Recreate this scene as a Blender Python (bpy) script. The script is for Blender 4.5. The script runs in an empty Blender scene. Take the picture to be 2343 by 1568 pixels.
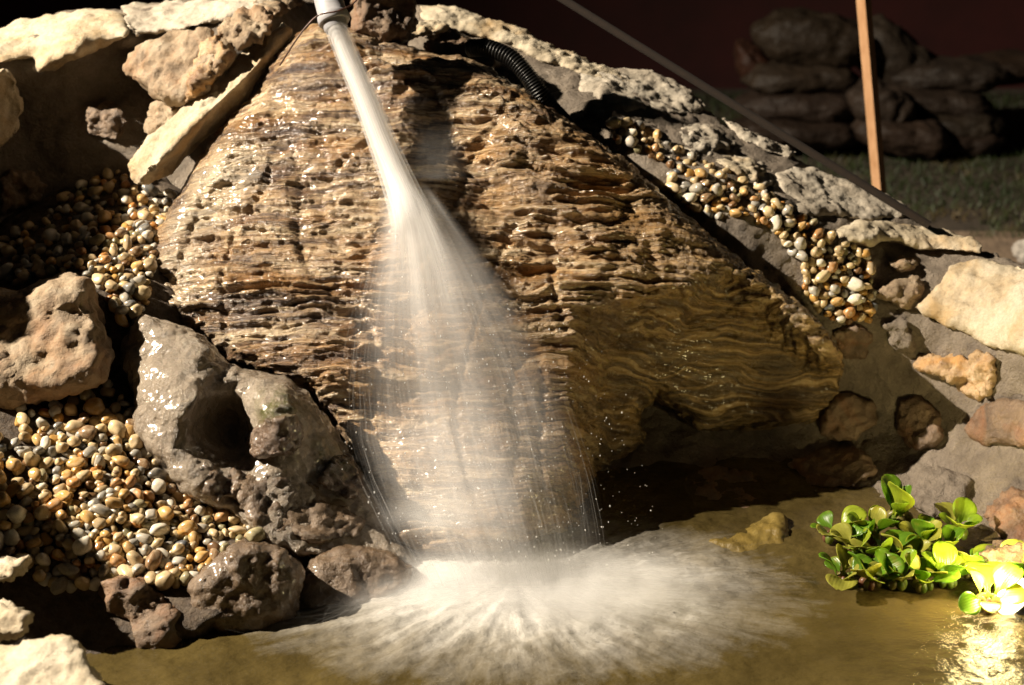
import bpy, bmesh, math, random
import numpy as np
from mathutils import Vector, Matrix
from mathutils.geometry import delaunay_2d_cdt

random.seed(7); rng = np.random.default_rng(7)
scene = bpy.context.scene
COL = scene.collection

# ------------------------------------------------------------------ camera
CAM_H, PITCH, FPX, CX, CY = 1.30, math.radians(20.0), 3500.0, 1171.0, 784.0
cam_d = bpy.data.cameras.new('camera'); cam = bpy.data.objects.new('camera', cam_d); COL.objects.link(cam)
cam.location = (0, 0, CAM_H); cam.rotation_euler = (math.pi/2 - PITCH, 0, 0)
cam_d.sensor_width = 23.5; cam_d.lens = 23.5/2/(CX/FPX)
cam_d.clip_start = 0.05; cam_d.clip_end = 200
cam_d.dof.use_dof = True; cam_d.dof.focus_distance = 2.72; cam_d.dof.aperture_fstop = 2.4
scene.camera = cam

# ------------------------------------------------------------------ night sky, flood lamp, exposure
w = bpy.data.worlds.new('World'); scene.world = w; w.use_nodes = True
wn = w.node_tree.nodes; bg = wn['Background']
sky = wn.new('ShaderNodeTexSky'); sky.sky_type = 'NISHITA'; sky.sun_disc = False
sky.sun_elevation = math.radians(3); sky.sun_rotation = math.radians(-100)
w.node_tree.links.new(sky.outputs[0], bg.inputs[0]); bg.inputs[1].default_value = 0.005

LAMP = Vector((-5.2, 2.35, 4.2))
ld = bpy.data.lights.new('flood_lamp', 'SPOT'); lamp = bpy.data.objects.new('flood_lamp', ld); COL.objects.link(lamp)
lamp.location = LAMP
lamp.rotation_euler = (Vector((0.15, 2.75, 0.35)) - LAMP).to_track_quat('-Z', 'Y').to_euler()
ld.energy = 5600; ld.color = (1.0, 0.865, 0.685); ld.shadow_soft_size = 0.04
ld.spot_size = math.radians(84); ld.spot_blend = 1.0

scene.view_settings.view_transform = 'Standard'; scene.view_settings.look = 'None'
scene.view_settings.exposure = 0.0; scene.view_settings.gamma = 1.0
scene.render.engine = 'CYCLES'
cy = scene.cycles
cy.max_bounces = 6; cy.diffuse_bounces = 3; cy.glossy_bounces = 3; cy.transmission_bounces = 4
cy.transparent_max_bounces = 48; cy.volume_bounces = 4; cy.use_denoising = True
cy.sample_clamp_indirect = 6.0; cy.caustics_reflective = False; cy.caustics_refractive = False

# ------------------------------------------------------------------ view maths (a pixel of the 2342 x 1568 photograph + a distance -> a point)
FW = np.array((0, math.cos(PITCH), -math.sin(PITCH))); UP = np.array((0, math.sin(PITCH), math.cos(PITCH)))
def at(px, py, Y):
    px = np.asarray(px, float); py = np.asarray(py, float); Y = np.asarray(Y, float)
    a = (px-CX)/FPX; b = (CY-py)/FPX
    dy = FW[1] + b*UP[1]; dz = FW[2] + b*UP[2]; s = Y/dy
    return np.stack((a*s, Y + 0*s, CAM_H + dz*s), -1)
def plane_surf(c, n):
    """distance function of the plane through the point c=(px,py,Y) with normal n"""
    c3 = at(*c); n = np.array(n, float); n /= np.linalg.norm(n)
    def f(px, py):
        a = (np.asarray(px, float)-CX)/FPX; b = (CY-np.asarray(py, float))/FPX
        dy = FW[1] + b*UP[1]; dz = FW[2] + b*UP[2]
        k = (n @ (c3 - np.array((0, 0, CAM_H))))/(n[0]*a + n[1]*dy + n[2]*dz)
        return k*dy
    return f
def at_z(px, py, z):
    b = (CY-py)/FPX
    return at(px, py, (z-CAM_H)/(FW[2]+b*UP[2])*(FW[1]+b*UP[1]))
def rbf(ctrl, lam=1e-4):
    c = np.array(ctrl, float); X = c[:, :2]/1000; n = len(c)
    def phi(r): return np.where(r > 1e-9, r*r*np.log(np.maximum(r, 1e-9)), 0)
    K = phi(np.linalg.norm(X[:, None]-X[None], axis=-1)) + lam*np.eye(n)
    Pm = np.hstack((np.ones((n, 1)), X))
    sol = np.linalg.solve(np.block([[K, Pm], [Pm.T, np.zeros((3, 3))]]), np.concatenate((c[:, 2], np.zeros(3))))
    def f(px, py):
        q = np.stack((np.asarray(px, float).ravel(), np.asarray(py, float).ravel()), -1)/1000
        r = phi(np.linalg.norm(q[:, None]-X[None], axis=-1)) @ sol[:n] + sol[n] + q @ sol[n+1:]
        return r.reshape(np.shape(px))
    return f
def sm(x): x = np.clip(x, 0, 1); return x*x*(3-2*x)

# ------------------------------------------------------------------ noise
GR = np.array([(1,1,0),(-1,1,0),(1,-1,0),(-1,-1,0),(1,0,1),(-1,0,1),(1,0,-1),(-1,0,-1),(0,1,1),(0,-1,1),(0,1,-1),(0,-1,-1)], float)
def pn(P, seed=0):
    i = np.floor(P).astype(np.int64); f = P-i; u = f*f*f*(f*(f*6-15)+10); out = 0
    for dx in (0, 1):
        for dy in (0, 1):
            for dz in (0, 1):
                h = ((i[:, 0]+dx)*374761393 + (i[:, 1]+dy)*668265263 + (i[:, 2]+dz)*2147483647 + seed*974634533) & 0xffffffff
                h = ((h ^ (h >> 13))*1274126177) & 0xffffffff; h = (h ^ (h >> 16)) % 12
                g = GR[h]; d = (g*(f-np.array((dx, dy, dz)))).sum(1)
                out = out + d*np.where(dx, u[:, 0], 1-u[:, 0])*np.where(dy, u[:, 1], 1-u[:, 1])*np.where(dz, u[:, 2], 1-u[:, 2])
    return out
def fbm(P, o=4, seed=0, gain=.5):
    r = 0; a = 1
    for k in range(o): r = r + a*pn(P*(2**k), seed+k*17); a *= gain
    return r
def facets(P, K, seed):
    """chipped facets: each vertex belongs to its nearest seed and lies on that seed's own tilted plane"""
    g = np.random.default_rng(seed); lo = P.min(0); hi = P.max(0); size = (hi-lo).max()
    S = lo + g.random((K, 3))*(hi-lo); D = g.normal(size=(K, 3)); D /= np.linalg.norm(D, axis=1)[:, None]
    Q = P + .05*size*np.stack([pn(P*6/size, seed+k) for k in range(3)], -1)
    d = ((Q[:, None]-S[None])**2).sum(-1); k = d.argmin(1)
    return ((P-S[k])*D[k]).sum(1)/size + g.normal(size=K)[k]*.08

# ------------------------------------------------------------------ mesh helpers
def fast_mesh(name, V, F, smooth=True):
    me = bpy.data.meshes.new(name); V = np.asarray(V, np.float32); F = np.asarray(F, np.int32); k = F.shape[1]
    me.vertices.add(len(V)); me.vertices.foreach_set('co', V.ravel())
    me.loops.add(F.size); me.loops.foreach_set('vertex_index', F.ravel())
    me.polygons.add(len(F)); me.polygons.foreach_set('loop_start', np.arange(0, F.size, k, dtype=np.int32))
    me.polygons.foreach_set('loop_total', np.full(len(F), k, np.int32))
    me.polygons.foreach_set('use_smooth', np.full(len(F), smooth)); me.update(calc_edges=True); me.validate()
    return me
def link(name, me, mat=None, parent=None, loc=None):
    o = bpy.data.objects.new(name, me); COL.objects.link(o)
    if mat is not None and me is not None: me.materials.clear(); me.materials.append(mat)
    if parent is not None: o.parent = parent
    if loc is not None: o.location = loc
    return o
def tag(o, label=None, cat=None, group=None, kind=None):
    if label: o['label'] = label
    if cat: o['category'] = cat
    if group: o['group'] = group
    if kind: o['kind'] = kind
    return o
def empty(name, loc, label=None, cat=None, group=None, kind=None):
    o = bpy.data.objects.new(name, None); COL.objects.link(o); o.location = loc; o.empty_display_size = .05
    return tag(o, label, cat, group, kind)
def remeshed(V, F, voxel):
    me = bpy.data.meshes.new('tmp'); me.from_pydata([tuple(v) for v in V], [], F)
    bm = bmesh.new(); bm.from_mesh(me); bmesh.ops.recalc_face_normals(bm, faces=bm.faces); bm.to_mesh(me); bm.free()
    o = bpy.data.objects.new('tmp', me); COL.objects.link(o)
    m = o.modifiers.new('r', 'REMESH'); m.mode = 'VOXEL'; m.voxel_size = voxel
    dg = bpy.context.evaluated_depsgraph_get(); e = o.evaluated_get(dg); r = bpy.data.meshes.new_from_object(e)
    bpy.data.objects.remove(o); bpy.data.meshes.remove(me)
    return r
def get_v(me): a = np.empty(len(me.vertices)*3, np.float32); me.vertices.foreach_get('co', a); return a.reshape(-1, 3).astype(float)
def set_v(me, V): me.vertices.foreach_set('co', np.asarray(V, np.float32).ravel()); me.update()
def get_n(me):
    me.update(); a = np.empty(len(me.vertices)*3, np.float32); me.vertex_normals.foreach_get('vector', a); return a.reshape(-1, 3).astype(float)
def smooth_v(me, it, f=.6):
    e = np.empty(len(me.edges)*2, np.int32); me.edges.foreach_get('vertices', e); e = e.reshape(-1, 2); V = get_v(me); n = len(V)
    c = np.bincount(e.ravel(), minlength=n)[:, None]
    for _ in range(it):
        A = np.stack([np.bincount(e[:, 0], V[e[:, 1], k], n)+np.bincount(e[:, 1], V[e[:, 0], k], n) for k in range(3)], -1)/np.maximum(c, 1)
        V += f*(A-V)
    set_v(me, V)
def dist_poly(px, py, poly):
    A = np.array(poly, float); B = np.roll(A, -1, 0); q = np.stack((px, py), -1); best = np.full(len(q), 1e9)
    for a, b in zip(A, B):
        t = np.clip(((q-a)@(b-a))/max((b-a)@(b-a), 1e-9), 0, 1); best = np.minimum(best, np.linalg.norm(q-(a+t[:, None]*(b-a)), axis=1))
    return best
def inside(px, py, poly):
    px = np.asarray(px, float); py = np.asarray(py, float); r = np.zeros(px.shape, bool); n = len(poly)
    for k in range(n):
        (x1, y1), (x2, y2) = poly[k], poly[(k+1) % n]
        if y1 == y2: continue
        c = ((y1 > py) != (y2 > py)) & (px < (x2-x1)*(py-y1)/(y2-y1)+x1); r ^= c
    return r
def resample(poly, step, jit, g):
    out = []
    for k in range(len(poly)):
        a = np.array(poly[k], float); b = np.array(poly[(k+1) % len(poly)], float); L = np.linalg.norm(b-a); n = max(1, int(round(L/step)))
        nrm = np.array((-(b-a)[1], (b-a)[0]))/max(L, 1e-6)
        for j in range(n):
            p = a+(b-a)*j/n
            if j: p = p + nrm*g.normal()*jit
            out.append(p)
    return np.array(out)
def relief(poly, surf, thick, rim, rim_depth, voxel, step=24, jit=None, drop=None, shrink=.85, seed=0):
    """closed solid whose visible front follows surf inside the outline poly; rounded rim; back at 'thick' or dropped to the ground"""
    g = np.random.default_rng(seed); B = resample(poly, step, step*.12 if jit is None else jit, g); nb = len(B)
    lo, hi = B.min(0), B.max(0); gx, gy = np.meshgrid(np.arange(lo[0], hi[0], step), np.arange(lo[1], hi[1], step*.87))
    gx = gx + (np.arange(gx.shape[0]) % 2)[:, None]*step/2
    q = np.stack((gx.ravel(), gy.ravel()), -1) + g.normal(size=(gx.size, 2))*step*.08
    q = q[inside(q[:, 0], q[:, 1], B)]; q = q[dist_poly(q[:, 0], q[:, 1], B) > step*.45]
    P2 = np.vstack((B, q))
    r = delaunay_2d_cdt([Vector(p) for p in P2], [(k, (k+1) % nb) for k in range(nb)], [], 1, 1e-6)
    V2 = np.array([tuple(v) for v in r[0]]); F = [tuple(f) for f in r[2]]
    F = [f for f in F if inside(np.array([V2[list(f), 0].mean()]), np.array([V2[list(f), 1].mean()]), B)[0]]
    d = dist_poly(V2[:, 0], V2[:, 1], B); k = np.clip(1-d/rim, 0, 1)
    Y = surf(V2[:, 0], V2[:, 1]) + rim_depth*(1-np.sqrt(np.maximum(1-k*k, 0)))
    front = at(V2[:, 0], V2[:, 1], Y)
    if drop is not None:
        back = front.copy(); back[:, 1] += thick; back[:, 2] = drop
    else:
        c = V2.mean(0); q2 = c+(V2-c)*shrink; back = at(q2[:, 0], q2[:, 1], surf(q2[:, 0], q2[:, 1]) + rim_depth + thick)
    n = len(front); faces = list(F)+[tuple(i+n for i in reversed(f)) for f in F]
    cnt = {}
    for f in F:
        for j in range(len(f)):
            a, b = f[j], f[(j+1) % len(f)]; cnt[(a, b)] = 1
    for (a, b) in list(cnt):
        if (b, a) not in cnt: faces.append((b, a, a+n, b+n))
    return remeshed(np.vstack((front, back)), faces, voxel)
def finish(name, me, mat, parent=None, at_base=True):
    """puts the origin at the thing's base and links it"""
    V = get_v(me); c = np.array(((V[:, 0].min()+V[:, 0].max())/2, (V[:, 1].min()+V[:, 1].max())/2, V[:, 2].min()))
    set_v(me, V-c); me.polygons.foreach_set('use_smooth', np.ones(len(me.polygons), bool))
    o = link(name, me, mat)
    o.location = c
    if parent is not None: o.parent = parent; o.location = Vector(c)-parent.location
    return o
def roughen(me, amp, fine, seed, K=14, fac=.10, fs=1.0):
    smooth_v(me, 2); V = get_v(me); N = get_n(me); size = np.linalg.norm(V.max(0)-V.min(0))/1.6
    d = fac*1.45*size*facets(V, K, seed)*.6 + fac*.5*size*facets(V, K*3, seed+7)*.6
    V = V + N*d[:, None]; set_v(me, V); smooth_v(me, 2); N = get_n(me); V = get_v(me)
    r = np.abs(fbm(V*(4/size)*fs+seed, 4, seed))
    d = amp*(fbm(V*(3/size)+seed*1.7, 4, seed+5)) - amp*.3*r + fine*fbm(V*60+seed, 3, seed+9) + fine*.8*pn(V*150, seed+3)
    d = d + amp*.5*fbm(V*(8/size)+seed, 5, seed+21, .55) - amp*.22*np.abs(fbm(V*(15/size)+seed*.7, 3, seed+31))
    d = d + fine*1.2*np.abs(fbm(V*90, 2, seed+41))
    set_v(me, V+N*d[:, None])

# ------------------------------------------------------------------ materials
def mat_new(name):
    m = bpy.data.materials.new(name); m.use_nodes = True; nt = m.node_tree
    return m, nt, nt.nodes['Principled BSDF']
def N_(nt, t, **kw):
    n = nt.nodes.new(t)
    for k, v in kw.items():
        if k.startswith('i_'): n.inputs[k[2:].replace('_', ' ')].default_value = v
        else: setattr(n, k, v)
    return n
def ramp(nt, src, stops):
    r = nt.nodes.new('ShaderNodeValToRGB'); e = r.color_ramp.elements
    while len(e) < len(stops): e.new(.5)
    for k, (p, c) in enumerate(stops): e[k].position = p; e[k].color = (*c, 1) if len(c) == 3 else c
    nt.links.new(src, r.inputs[0]); return r.outputs[0]
def noise(nt, vec, scale, detail=5, rough=.6, dist=0):
    n = N_(nt, 'ShaderNodeTexNoise'); n.inputs['Scale'].default_value = scale; n.inputs['Detail'].default_value = detail
    n.inputs['Roughness'].default_value = rough; n.inputs['Distortion'].default_value = dist
    if vec is not None: nt.links.new(vec, n.inputs['Vector'])
    return n.outputs['Fac'] if 'Fac' in n.outputs else n.outputs[0]
def mixc(nt, fac, a, b, mode='MIX'):
    m = N_(nt, 'ShaderNodeMix', data_type='RGBA', blend_type=mode)
    for s, v in ((m.inputs[0], fac), (m.inputs[6], a), (m.inputs[7], b)):
        if hasattr(v, 'is_linked'): nt.links.new(v, s)
        else: s.default_value = v if isinstance(v, (int, float)) else (*v, 1)
    return m.outputs[2]
def math_(nt, op, a, b=None, c=None, clamp=False):
    m = N_(nt, 'ShaderNodeMath', operation=op, use_clamp=clamp)
    for s, v in zip(m.inputs, (a, b, c)):
        if v is None: continue
        if hasattr(v, 'is_linked'): nt.links.new(v, s)
        else: s.default_value = v
    return m.outputs[0]
def mapping(nt, vec, loc=(0, 0, 0), rot=(0, 0, 0), scale=(1, 1, 1)):
    m = nt.nodes.new('ShaderNodeMapping'); m.inputs['Location'].default_value = loc; m.inputs['Rotation'].default_value = rot
    m.inputs['Scale'].default_value = scale; nt.links.new(vec, m.inputs['Vector']); return m.outputs[0]
def bump(nt, h, dist, strength=1.0, prev=None):
    b = N_(nt, 'ShaderNodeBump'); b.inputs['Distance'].default_value = dist; b.inputs['Strength'].default_value = strength
    nt.links.new(h, b.inputs['Height'])
    if prev is not None: nt.links.new(prev, b.inputs['Normal'])
    return b.outputs[0]
def pos(nt): return N_(nt, 'ShaderNodeNewGeometry').outputs['Position']
def ball_mask(nt, P, c, r0, r1):
    d = N_(nt, 'ShaderNodeVectorMath', operation='DISTANCE'); nt.links.new(P, d.inputs[0]); d.inputs[1].default_value = c
    m = N_(nt, 'ShaderNodeMapRange'); nt.links.new(d.outputs['Value'], m.inputs[0])
    m.inputs[1].default_value = r1; m.inputs[2].default_value = r0; m.inputs[3].default_value = 0; m.inputs[4].default_value = 1
    return m.outputs[0]

def rock_mat(name, dark, mid, light, scale=9, rough=(.55, .9), bmp=.004, grain=180, stain=None, stain_amt=.5, moss=(), wet=0):
    m, nt, b = mat_new(name); P = pos(nt)
    n1 = noise(nt, P, scale, 8, .65, .3); c = ramp(nt, n1, [(.28, dark), (.48, mid), (.72, light)])
    n2 = noise(nt, P, grain, 4, .7)
    c = mixc(nt, .55, c, ramp(nt, n2, [(.3, (.45, .45, .45)), (.7, (1.0, 1.0, 1.0))]), 'MULTIPLY')
    if stain:
        n3 = noise(nt, P, scale*.7, 5, .6, .8); f = ramp(nt, n3, [(.5, (0, 0, 0)), (.68, (stain_amt,)*3)]); c = mixc(nt, f, c, stain)
    for (mc, r) in moss:
        f = math_(nt, 'MULTIPLY', ball_mask(nt, P, mc, r*.3, r), ramp(nt, noise(nt, P, 26, 5, .7), [(.38, (0, 0, 0)), (.56, (1, 1, 1))]))
        c = mixc(nt, f, c, (.075, .075, .010))
    nt.links.new(c, b.inputs['Base Color'])
    n4 = noise(nt, P, scale*2.1, 4); nt.links.new(ramp(nt, n4, [(.35, (rough[0],)*3), (.65, (rough[1],)*3)]), b.inputs['Roughness'])
    h = bump(nt, noise(nt, P, grain*.5, 6, .7), bmp); nt.links.new(h, b.inputs['Normal'])
    b.inputs['Coat Weight'].default_value = wet; b.inputs['Coat Roughness'].default_value = .16
    return m
M = {}
M['cream'] = rock_mat('cream_stone', (.30, .235, .15), (.52, .44, .31), (.68, .60, .46), 9, (.6, .9), .004, stain=(.42, .25, .08), stain_amt=.55)
M['grey_stone'] = rock_mat('grey_stone', (.20, .18, .155), (.42, .38, .33), (.56, .52, .45), 11, (.6, .9), .005)
M['grey_cream'] = rock_mat('grey_cream_stone', (.30, .25, .19), (.48, .42, .33), (.62, .56, .46), 8, (.6, .9), .004)
M['mortar'] = rock_mat('mortar', (.125, .097, .071), (.21, .17, .128), (.315, .26, .20), 14, (.45, .95), .008, 260)
M['rough'] = rock_mat('rough_stone', (.15, .10, .06), (.34, .25, .16), (.50, .41, .29), 14, (.55, .9), .006, stain=(.3, .14, .05), stain_amt=.5)
M['brown_wet'] = rock_mat('wet_brown_stone', (.065, .042, .025), (.165, .112, .07), (.29, .21, .14), 13, (.12, .5), .006, 140, wet=.7)
M['brown'] = rock_mat('brown_stone', (.07, .045, .028), (.20, .135, .085), (.33, .235, .15), 12, (.3, .7), .006, stain=(.25, .1, .035), stain_amt=.6)
M['amber_stone'] = rock_mat('amber_stone', (.22, .12, .06), (.48, .32, .17), (.65, .50, .33), 16, (.3, .6), .006, stain=(.5, .25, .06), stain_amt=.7)
M['gravel'] = rock_mat('gravel_fill', (.03, .02, .013), (.09, .062, .04), (.16, .12, .08), 40, (.5, .9), .008, 240)

def boulder_mat():
    m, nt, b = mat_new('layered_rock'); P = pos(nt)
    R = mapping(nt, P, rot=(math.radians(-55), math.radians(3), 0))
    wv = N_(nt, 'ShaderNodeTexNoise'); wv.inputs['Scale'].default_value = 5; wv.inputs['Detail'].default_value = 3; nt.links.new(R, wv.inputs['Vector'])
    sc = N_(nt, 'ShaderNodeVectorMath', operation='MULTIPLY_ADD'); nt.links.new(wv.outputs['Color'], sc.inputs[0]); sc.inputs[1].default_value = (.02, .05, .05); nt.links.new(R, sc.inputs[2])
    S = sc.outputs[0]
    a = noise(nt, mapping(nt, S, scale=(4.5, 48, 7)), 1, 5, .65); c = noise(nt, mapping(nt, S, scale=(9, 150, 18)), 1, 4, .65)
    f = math_(nt, 'ADD', math_(nt, 'MULTIPLY', a, .6), math_(nt, 'MULTIPLY', c, .4))
    col = ramp(nt, f, [(.37, (.040, .028, .024)), (.45, (.135, .092, .063)), (.51, (.30, .21, .125)), (.57, (.47, .36, .23)), (.66, (.64, .54, .40))])
    n = noise(nt, mapping(nt, S, scale=(4, 14, 5)), 1.3, 4); col = mixc(nt, ramp(nt, n, [(.47, (0, 0, 0)), (.64, (.65,)*3)]), col, mixc(nt, .6, col, (.40, .19, .04)))
    n5 = noise(nt, R, 7, 5, .6, .5); col = mixc(nt, ramp(nt, n5, [(.52, (0, 0, 0)), (.66, (.6,)*3)]), col, mixc(nt, .75, col, (.075, .055, .058)))
    # pale weathered crust along the left rim, pond lamp's yellow-green glow painted low on the right end
    for cpt in ((345, 590, 2.74), (395, 470, 2.83), (470, 370, 2.9)):
        cr = ball_mask(nt, P, tuple(at(*cpt)), .02, .13); col = mixc(nt, math_(nt, 'MULTIPLY', cr, .75), col, (.64, .55, .40))
    oc = math_(nt, 'MULTIPLY', ball_mask(nt, P, tuple(at(1500, 520, 2.85)), .15, .5), .5); col = mixc(nt, oc, col, mixc(nt, .55, col, (.40, .22, .055)))
    lamp_tint = math_(nt, 'MULTIPLY', ball_mask(nt, P, tuple(at(1800, 960, 2.85)), .15, .42), .45); col = mixc(nt, lamp_tint, col, mixc(nt, .6, (.20, .17, .04), col))
    sw = N_(nt, 'ShaderNodeTexNoise'); sw.inputs['Scale'].default_value = 7; sw.inputs['Detail'].default_value = 2; nt.links.new(R, sw.inputs['Vector'])
    s2 = N_(nt, 'ShaderNodeVectorMath', operation='MULTIPLY_ADD'); nt.links.new(sw.outputs['Color'], s2.inputs[0]); s2.inputs[1].default_value = (.05, .11, .08); nt.links.new(R, s2.inputs[2])
    fb = noise(nt, mapping(nt, s2.outputs[0], scale=(3.5, 105, 12)), 1, 3, .55); fold = ramp(nt, fb, [(.40, (.028, .018, .010)), (.50, (.13, .085, .030)), (.58, (.33, .215, .085)), (.66, (.50, .37, .19))])
    fm_ = math_(nt, 'MULTIPLY', ball_mask(nt, P, tuple(at(1680, 860, 2.86)), .24, .42), .7); col = mixc(nt, fm_, col, fold)
    c = math_(nt, 'ADD', math_(nt, 'MULTIPLY', c, math_(nt, 'SUBTRACT', 1, fm_)), math_(nt, 'MULTIPLY', fb, fm_))
    nt.links.new(col, b.inputs['Base Color'])
    rg = ramp(nt, noise(nt, R, 9, 5, .6), [(.42, (.08,)*3), (.66, (.42,)*3)]); nt.links.new(rg, b.inputs['Roughness'])
    hb = bump(nt, math_(nt, 'ADD', math_(nt, 'MULTIPLY', c, 1.0), math_(nt, 'MULTIPLY', noise(nt, P, 130, 5, .7), .5)), .012, .9); nt.links.new(hb, b.inputs['Normal'])
    wz = ramp(nt, noise(nt, P, 4, 3), [(.42, (0, 0, 0)), (.6, (.5,)*3)]); nt.links.new(wz, b.inputs['Coat Weight']); b.inputs['Coat Roughness'].default_value = .14
    return m
M['boulder'] = boulder_mat()

def plain(name, col, rough=.6, metal=0, bmp=None, var=.35, vs=30, spec=None):
    m, nt, b = mat_new(name); P = pos(nt)
    c = mixc(nt, ramp(nt, noise(nt, P, vs, 5), [(.3, (0, 0, 0)), (.7, (1, 1, 1))]), tuple(x*(1-var) for x in col), tuple(min(1, x*(1+var*.5)) for x in col))
    nt.links.new(c, b.inputs['Base Color']); b.inputs['Roughness'].default_value = rough; b.inputs['Metallic'].default_value = metal
    if bmp: nt.links.new(bump(nt, noise(nt, P, vs*3, 5), bmp), b.inputs['Normal'])
    return m

# ------------------------------------------------------------------ ground, path, far wall, pond bed
GZ = -0.25
def sheet(name, x0, x1, y0, y1, z, mat, nx=1, ny=1, kind='structure', amp=0):
    xs = np.linspace(x0, x1, nx+1); ys = np.linspace(y0, y1, ny+1); X, Yg = np.meshgrid(xs, ys); Z = np.full(X.size, float(z))
    V = np.stack((X.ravel(), Yg.ravel(), Z), -1)
    if amp: V[:, 2] += amp*fbm(V*3, 3, 4)
    i = np.arange(nx*ny); r = i//nx; c = i % nx; a = r*(nx+1)+c
    o = link(name, fast_mesh(name, V, np.stack((a, a+1, a+nx+2, a+nx+1), -1)), mat); tag(o, kind=kind); return o
g = sheet('ground', -40, 40, -20, 60, GZ, plain('soil', (.055, .04, .025), .95, vs=8, bmp=.01))
pth = sheet('path', .6, 6, 4.55, 5.45, GZ+.004, plain('bare_earth', (.24, .17, .11), .95, vs=14, bmp=.01))
bed = sheet('pond_bed', -1.6, 1.6, .9, 2.75, -.2, plain('silt', (.16, .12, .04), .9, vs=9, bmp=.01))

fw = empty('garden_wall', (0, 8.3, GZ), 'dark red painted garden wall far behind the heap of sacks', 'wall')
def box_bm(bm, x0, x1, y0, y1, z0, z1):
    v = [bm.verts.new(p) for p in ((x0,y0,z0),(x1,y0,z0),(x1,y1,z0),(x0,y1,z0),(x0,y0,z1),(x1,y0,z1),(x1,y1,z1),(x0,y1,z1))]
    for f in ((0,3,2,1),(4,5,6,7),(0,1,5,4),(1,2,6,5),(2,3,7,6),(3,0,4,7)): bm.faces.new([v[i] for i in f])
def bm_obj(name, bm, mat, parent=None, smooth=False, bevel=0):
    if bevel: bmesh.ops.bevel(bm, geom=list(bm.edges), offset=bevel, segments=2, affect='EDGES', profile=.6)
    bmesh.ops.recalc_face_normals(bm, faces=bm.faces)
    me = bpy.data.meshes.new(name); bm.to_mesh(me); bm.free(); me.polygons.foreach_set('use_smooth', np.full(len(me.polygons), smooth)); me.update()
    return link(name, me, mat, parent)
bm = bmesh.new(); box_bm(bm, -5, 5, 0, .2, 0, 2.4); bm_obj('panel', bm, plain('dark_red_paint', (.045, .006, .0045), .7, vs=3), fw)
bm = bmesh.new(); box_bm(bm, -5.02, 5.02, -.03, .23, 2.4, 2.48); bm_obj('coping', bm, plain('coping', (.1, .08, .07), .8), fw)

# ------------------------------------------------------------------ boulder
BOULDER = [(730,54),(686,74),(632,124),(594,202),(508,292),(450,372),(400,462),(360,524),(334,598),(322,680),(310,722),(440,765),(520,832),(620,868),(700,895),(745,945),(790,1010),(820,1080),(860,1160),(900,1250),(1010,1275),(1150,1270),(1330,1200),(1375,1135),(1440,1080),(1475,1010),(1470,950),(1500,908),(1545,938),(1600,985),(1700,992),(1780,985),(1872,970),(1908,920),(1930,850),(1920,800),(1850,712),(1770,650),(1700,598),(1560,480),(1450,380),(1340,300),(1240,226),(1160,182),(1060,132),(1000,122),(900,96),(830,74)]
b_plane = plane_surf((1000, 700, 2.745), (-.06, -.80, .57))
RR = [(1312,698),(1430,690),(1560,655),(1660,610),(1760,655),(1990,830),(1990,1060),(1480,1200),(1285,1200),(1300,900)]
b_soft = rbf([(340,650,.01),(400,450,.03),(620,180,.04),(740,75,.03),(800,300,-.01),(1000,140,.04),(1240,240,.04),(1000,500,-.035),(800,700,-.03),(600,500,-.015),(1300,450,-.02),(1450,420,.015),(1650,600,.03),(500,790,-.03),(400,735,-.02),(620,855,-.03),(760,900,-.035),(740,1000,.05),(950,1000,-.01),(1000,1180,-.07),(860,1130,-.04),(1200,1150,-.05),(1200,1000,-.01),(1200,800,-.015),(1280,700,-.035),(1700,800,0),(1900,850,0),(1330,1150,.01),(1160,350,-.03),(1110,420,.015)])
def b_surf(px, py):
    d = np.where(inside(px, py, RR), dist_poly(np.ravel(px), np.ravel(py), RR).reshape(np.shape(px)), 0)
    return b_plane(px, py) + b_soft(px, py) + .05*sm(d/22) + sm(d/110)*(.00025*np.maximum(px-1310, 0) + .00056*np.maximum(py-700, 0))
me = relief(BOULDER, b_surf, (.15), 48, .08, .0036, step=14, jit=2.0, shrink=.86, seed=3)
smooth_v(me, 2); V = get_v(me); Nn = get_n(me)
vd = np.array((.03, math.cos(math.radians(55)), math.sin(math.radians(55)))); nd = np.array((0, -math.sin(math.radians(55)), math.cos(math.radians(55))))
def strata(V):
    u = V[:, 0]; s = V @ vd + .05*u; n = V @ nd
    s = s + .019*fbm(V*np.array((5, 6, 6)), 3, 21) + .010*pn(np.stack((u*18, s*12, n*12), -1), 8)
    c1 = np.stack((u*5.0, s*38, n*6), -1); c2 = np.stack((u*8, s*95, n*10), -1); c3 = np.stack((u*15, s*210, n*18), -1)
    l1 = pn(c1, 1)*.55; l2 = pn(c2, 2); l3 = pn(c3, 3); msk = .45+1.3*np.clip(pn(V*6, 12)*1.4+.3, 0, 1)
    brk = np.clip(pn(np.stack((u*16, s*22, n*10), -1), 77)*2+.7, 0, 1)
    ph = s*46+2.2*pn(np.stack((u*7, s*9, n*6), -1), 15); saw = ph-np.floor(ph); saw = saw*np.clip((1-saw)*7, 0, 1)
    chunk = fbm(V*np.array((6, 8, 8)), 4, 31); blk = np.tanh(5*pn(np.stack((u*9, s*16, n*9), -1), 33))
    return .013*np.tanh(l1*4)*.5*msk + .0105*(saw-.4)*brk*msk + .0125*l2*msk + .0065*l3 + .015*chunk + .004 - .02*np.clip(.10-np.abs(pn(V*np.array((7, 4, 4)), 40)), 0, .1)*4
def to_px(V):
    q = V-np.array((0, 0, CAM_H)); f = q@FW; return CX+FPX*q[:, 0]/f, CY-FPX*(q@UP)/f
bx_, by_ = to_px(V); damp = .30+.70*sm(dist_poly(bx_, by_, np.array(BOULDER))/70)
fold = sm((bx_-1300)/60)*sm((by_-690)/60)
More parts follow.
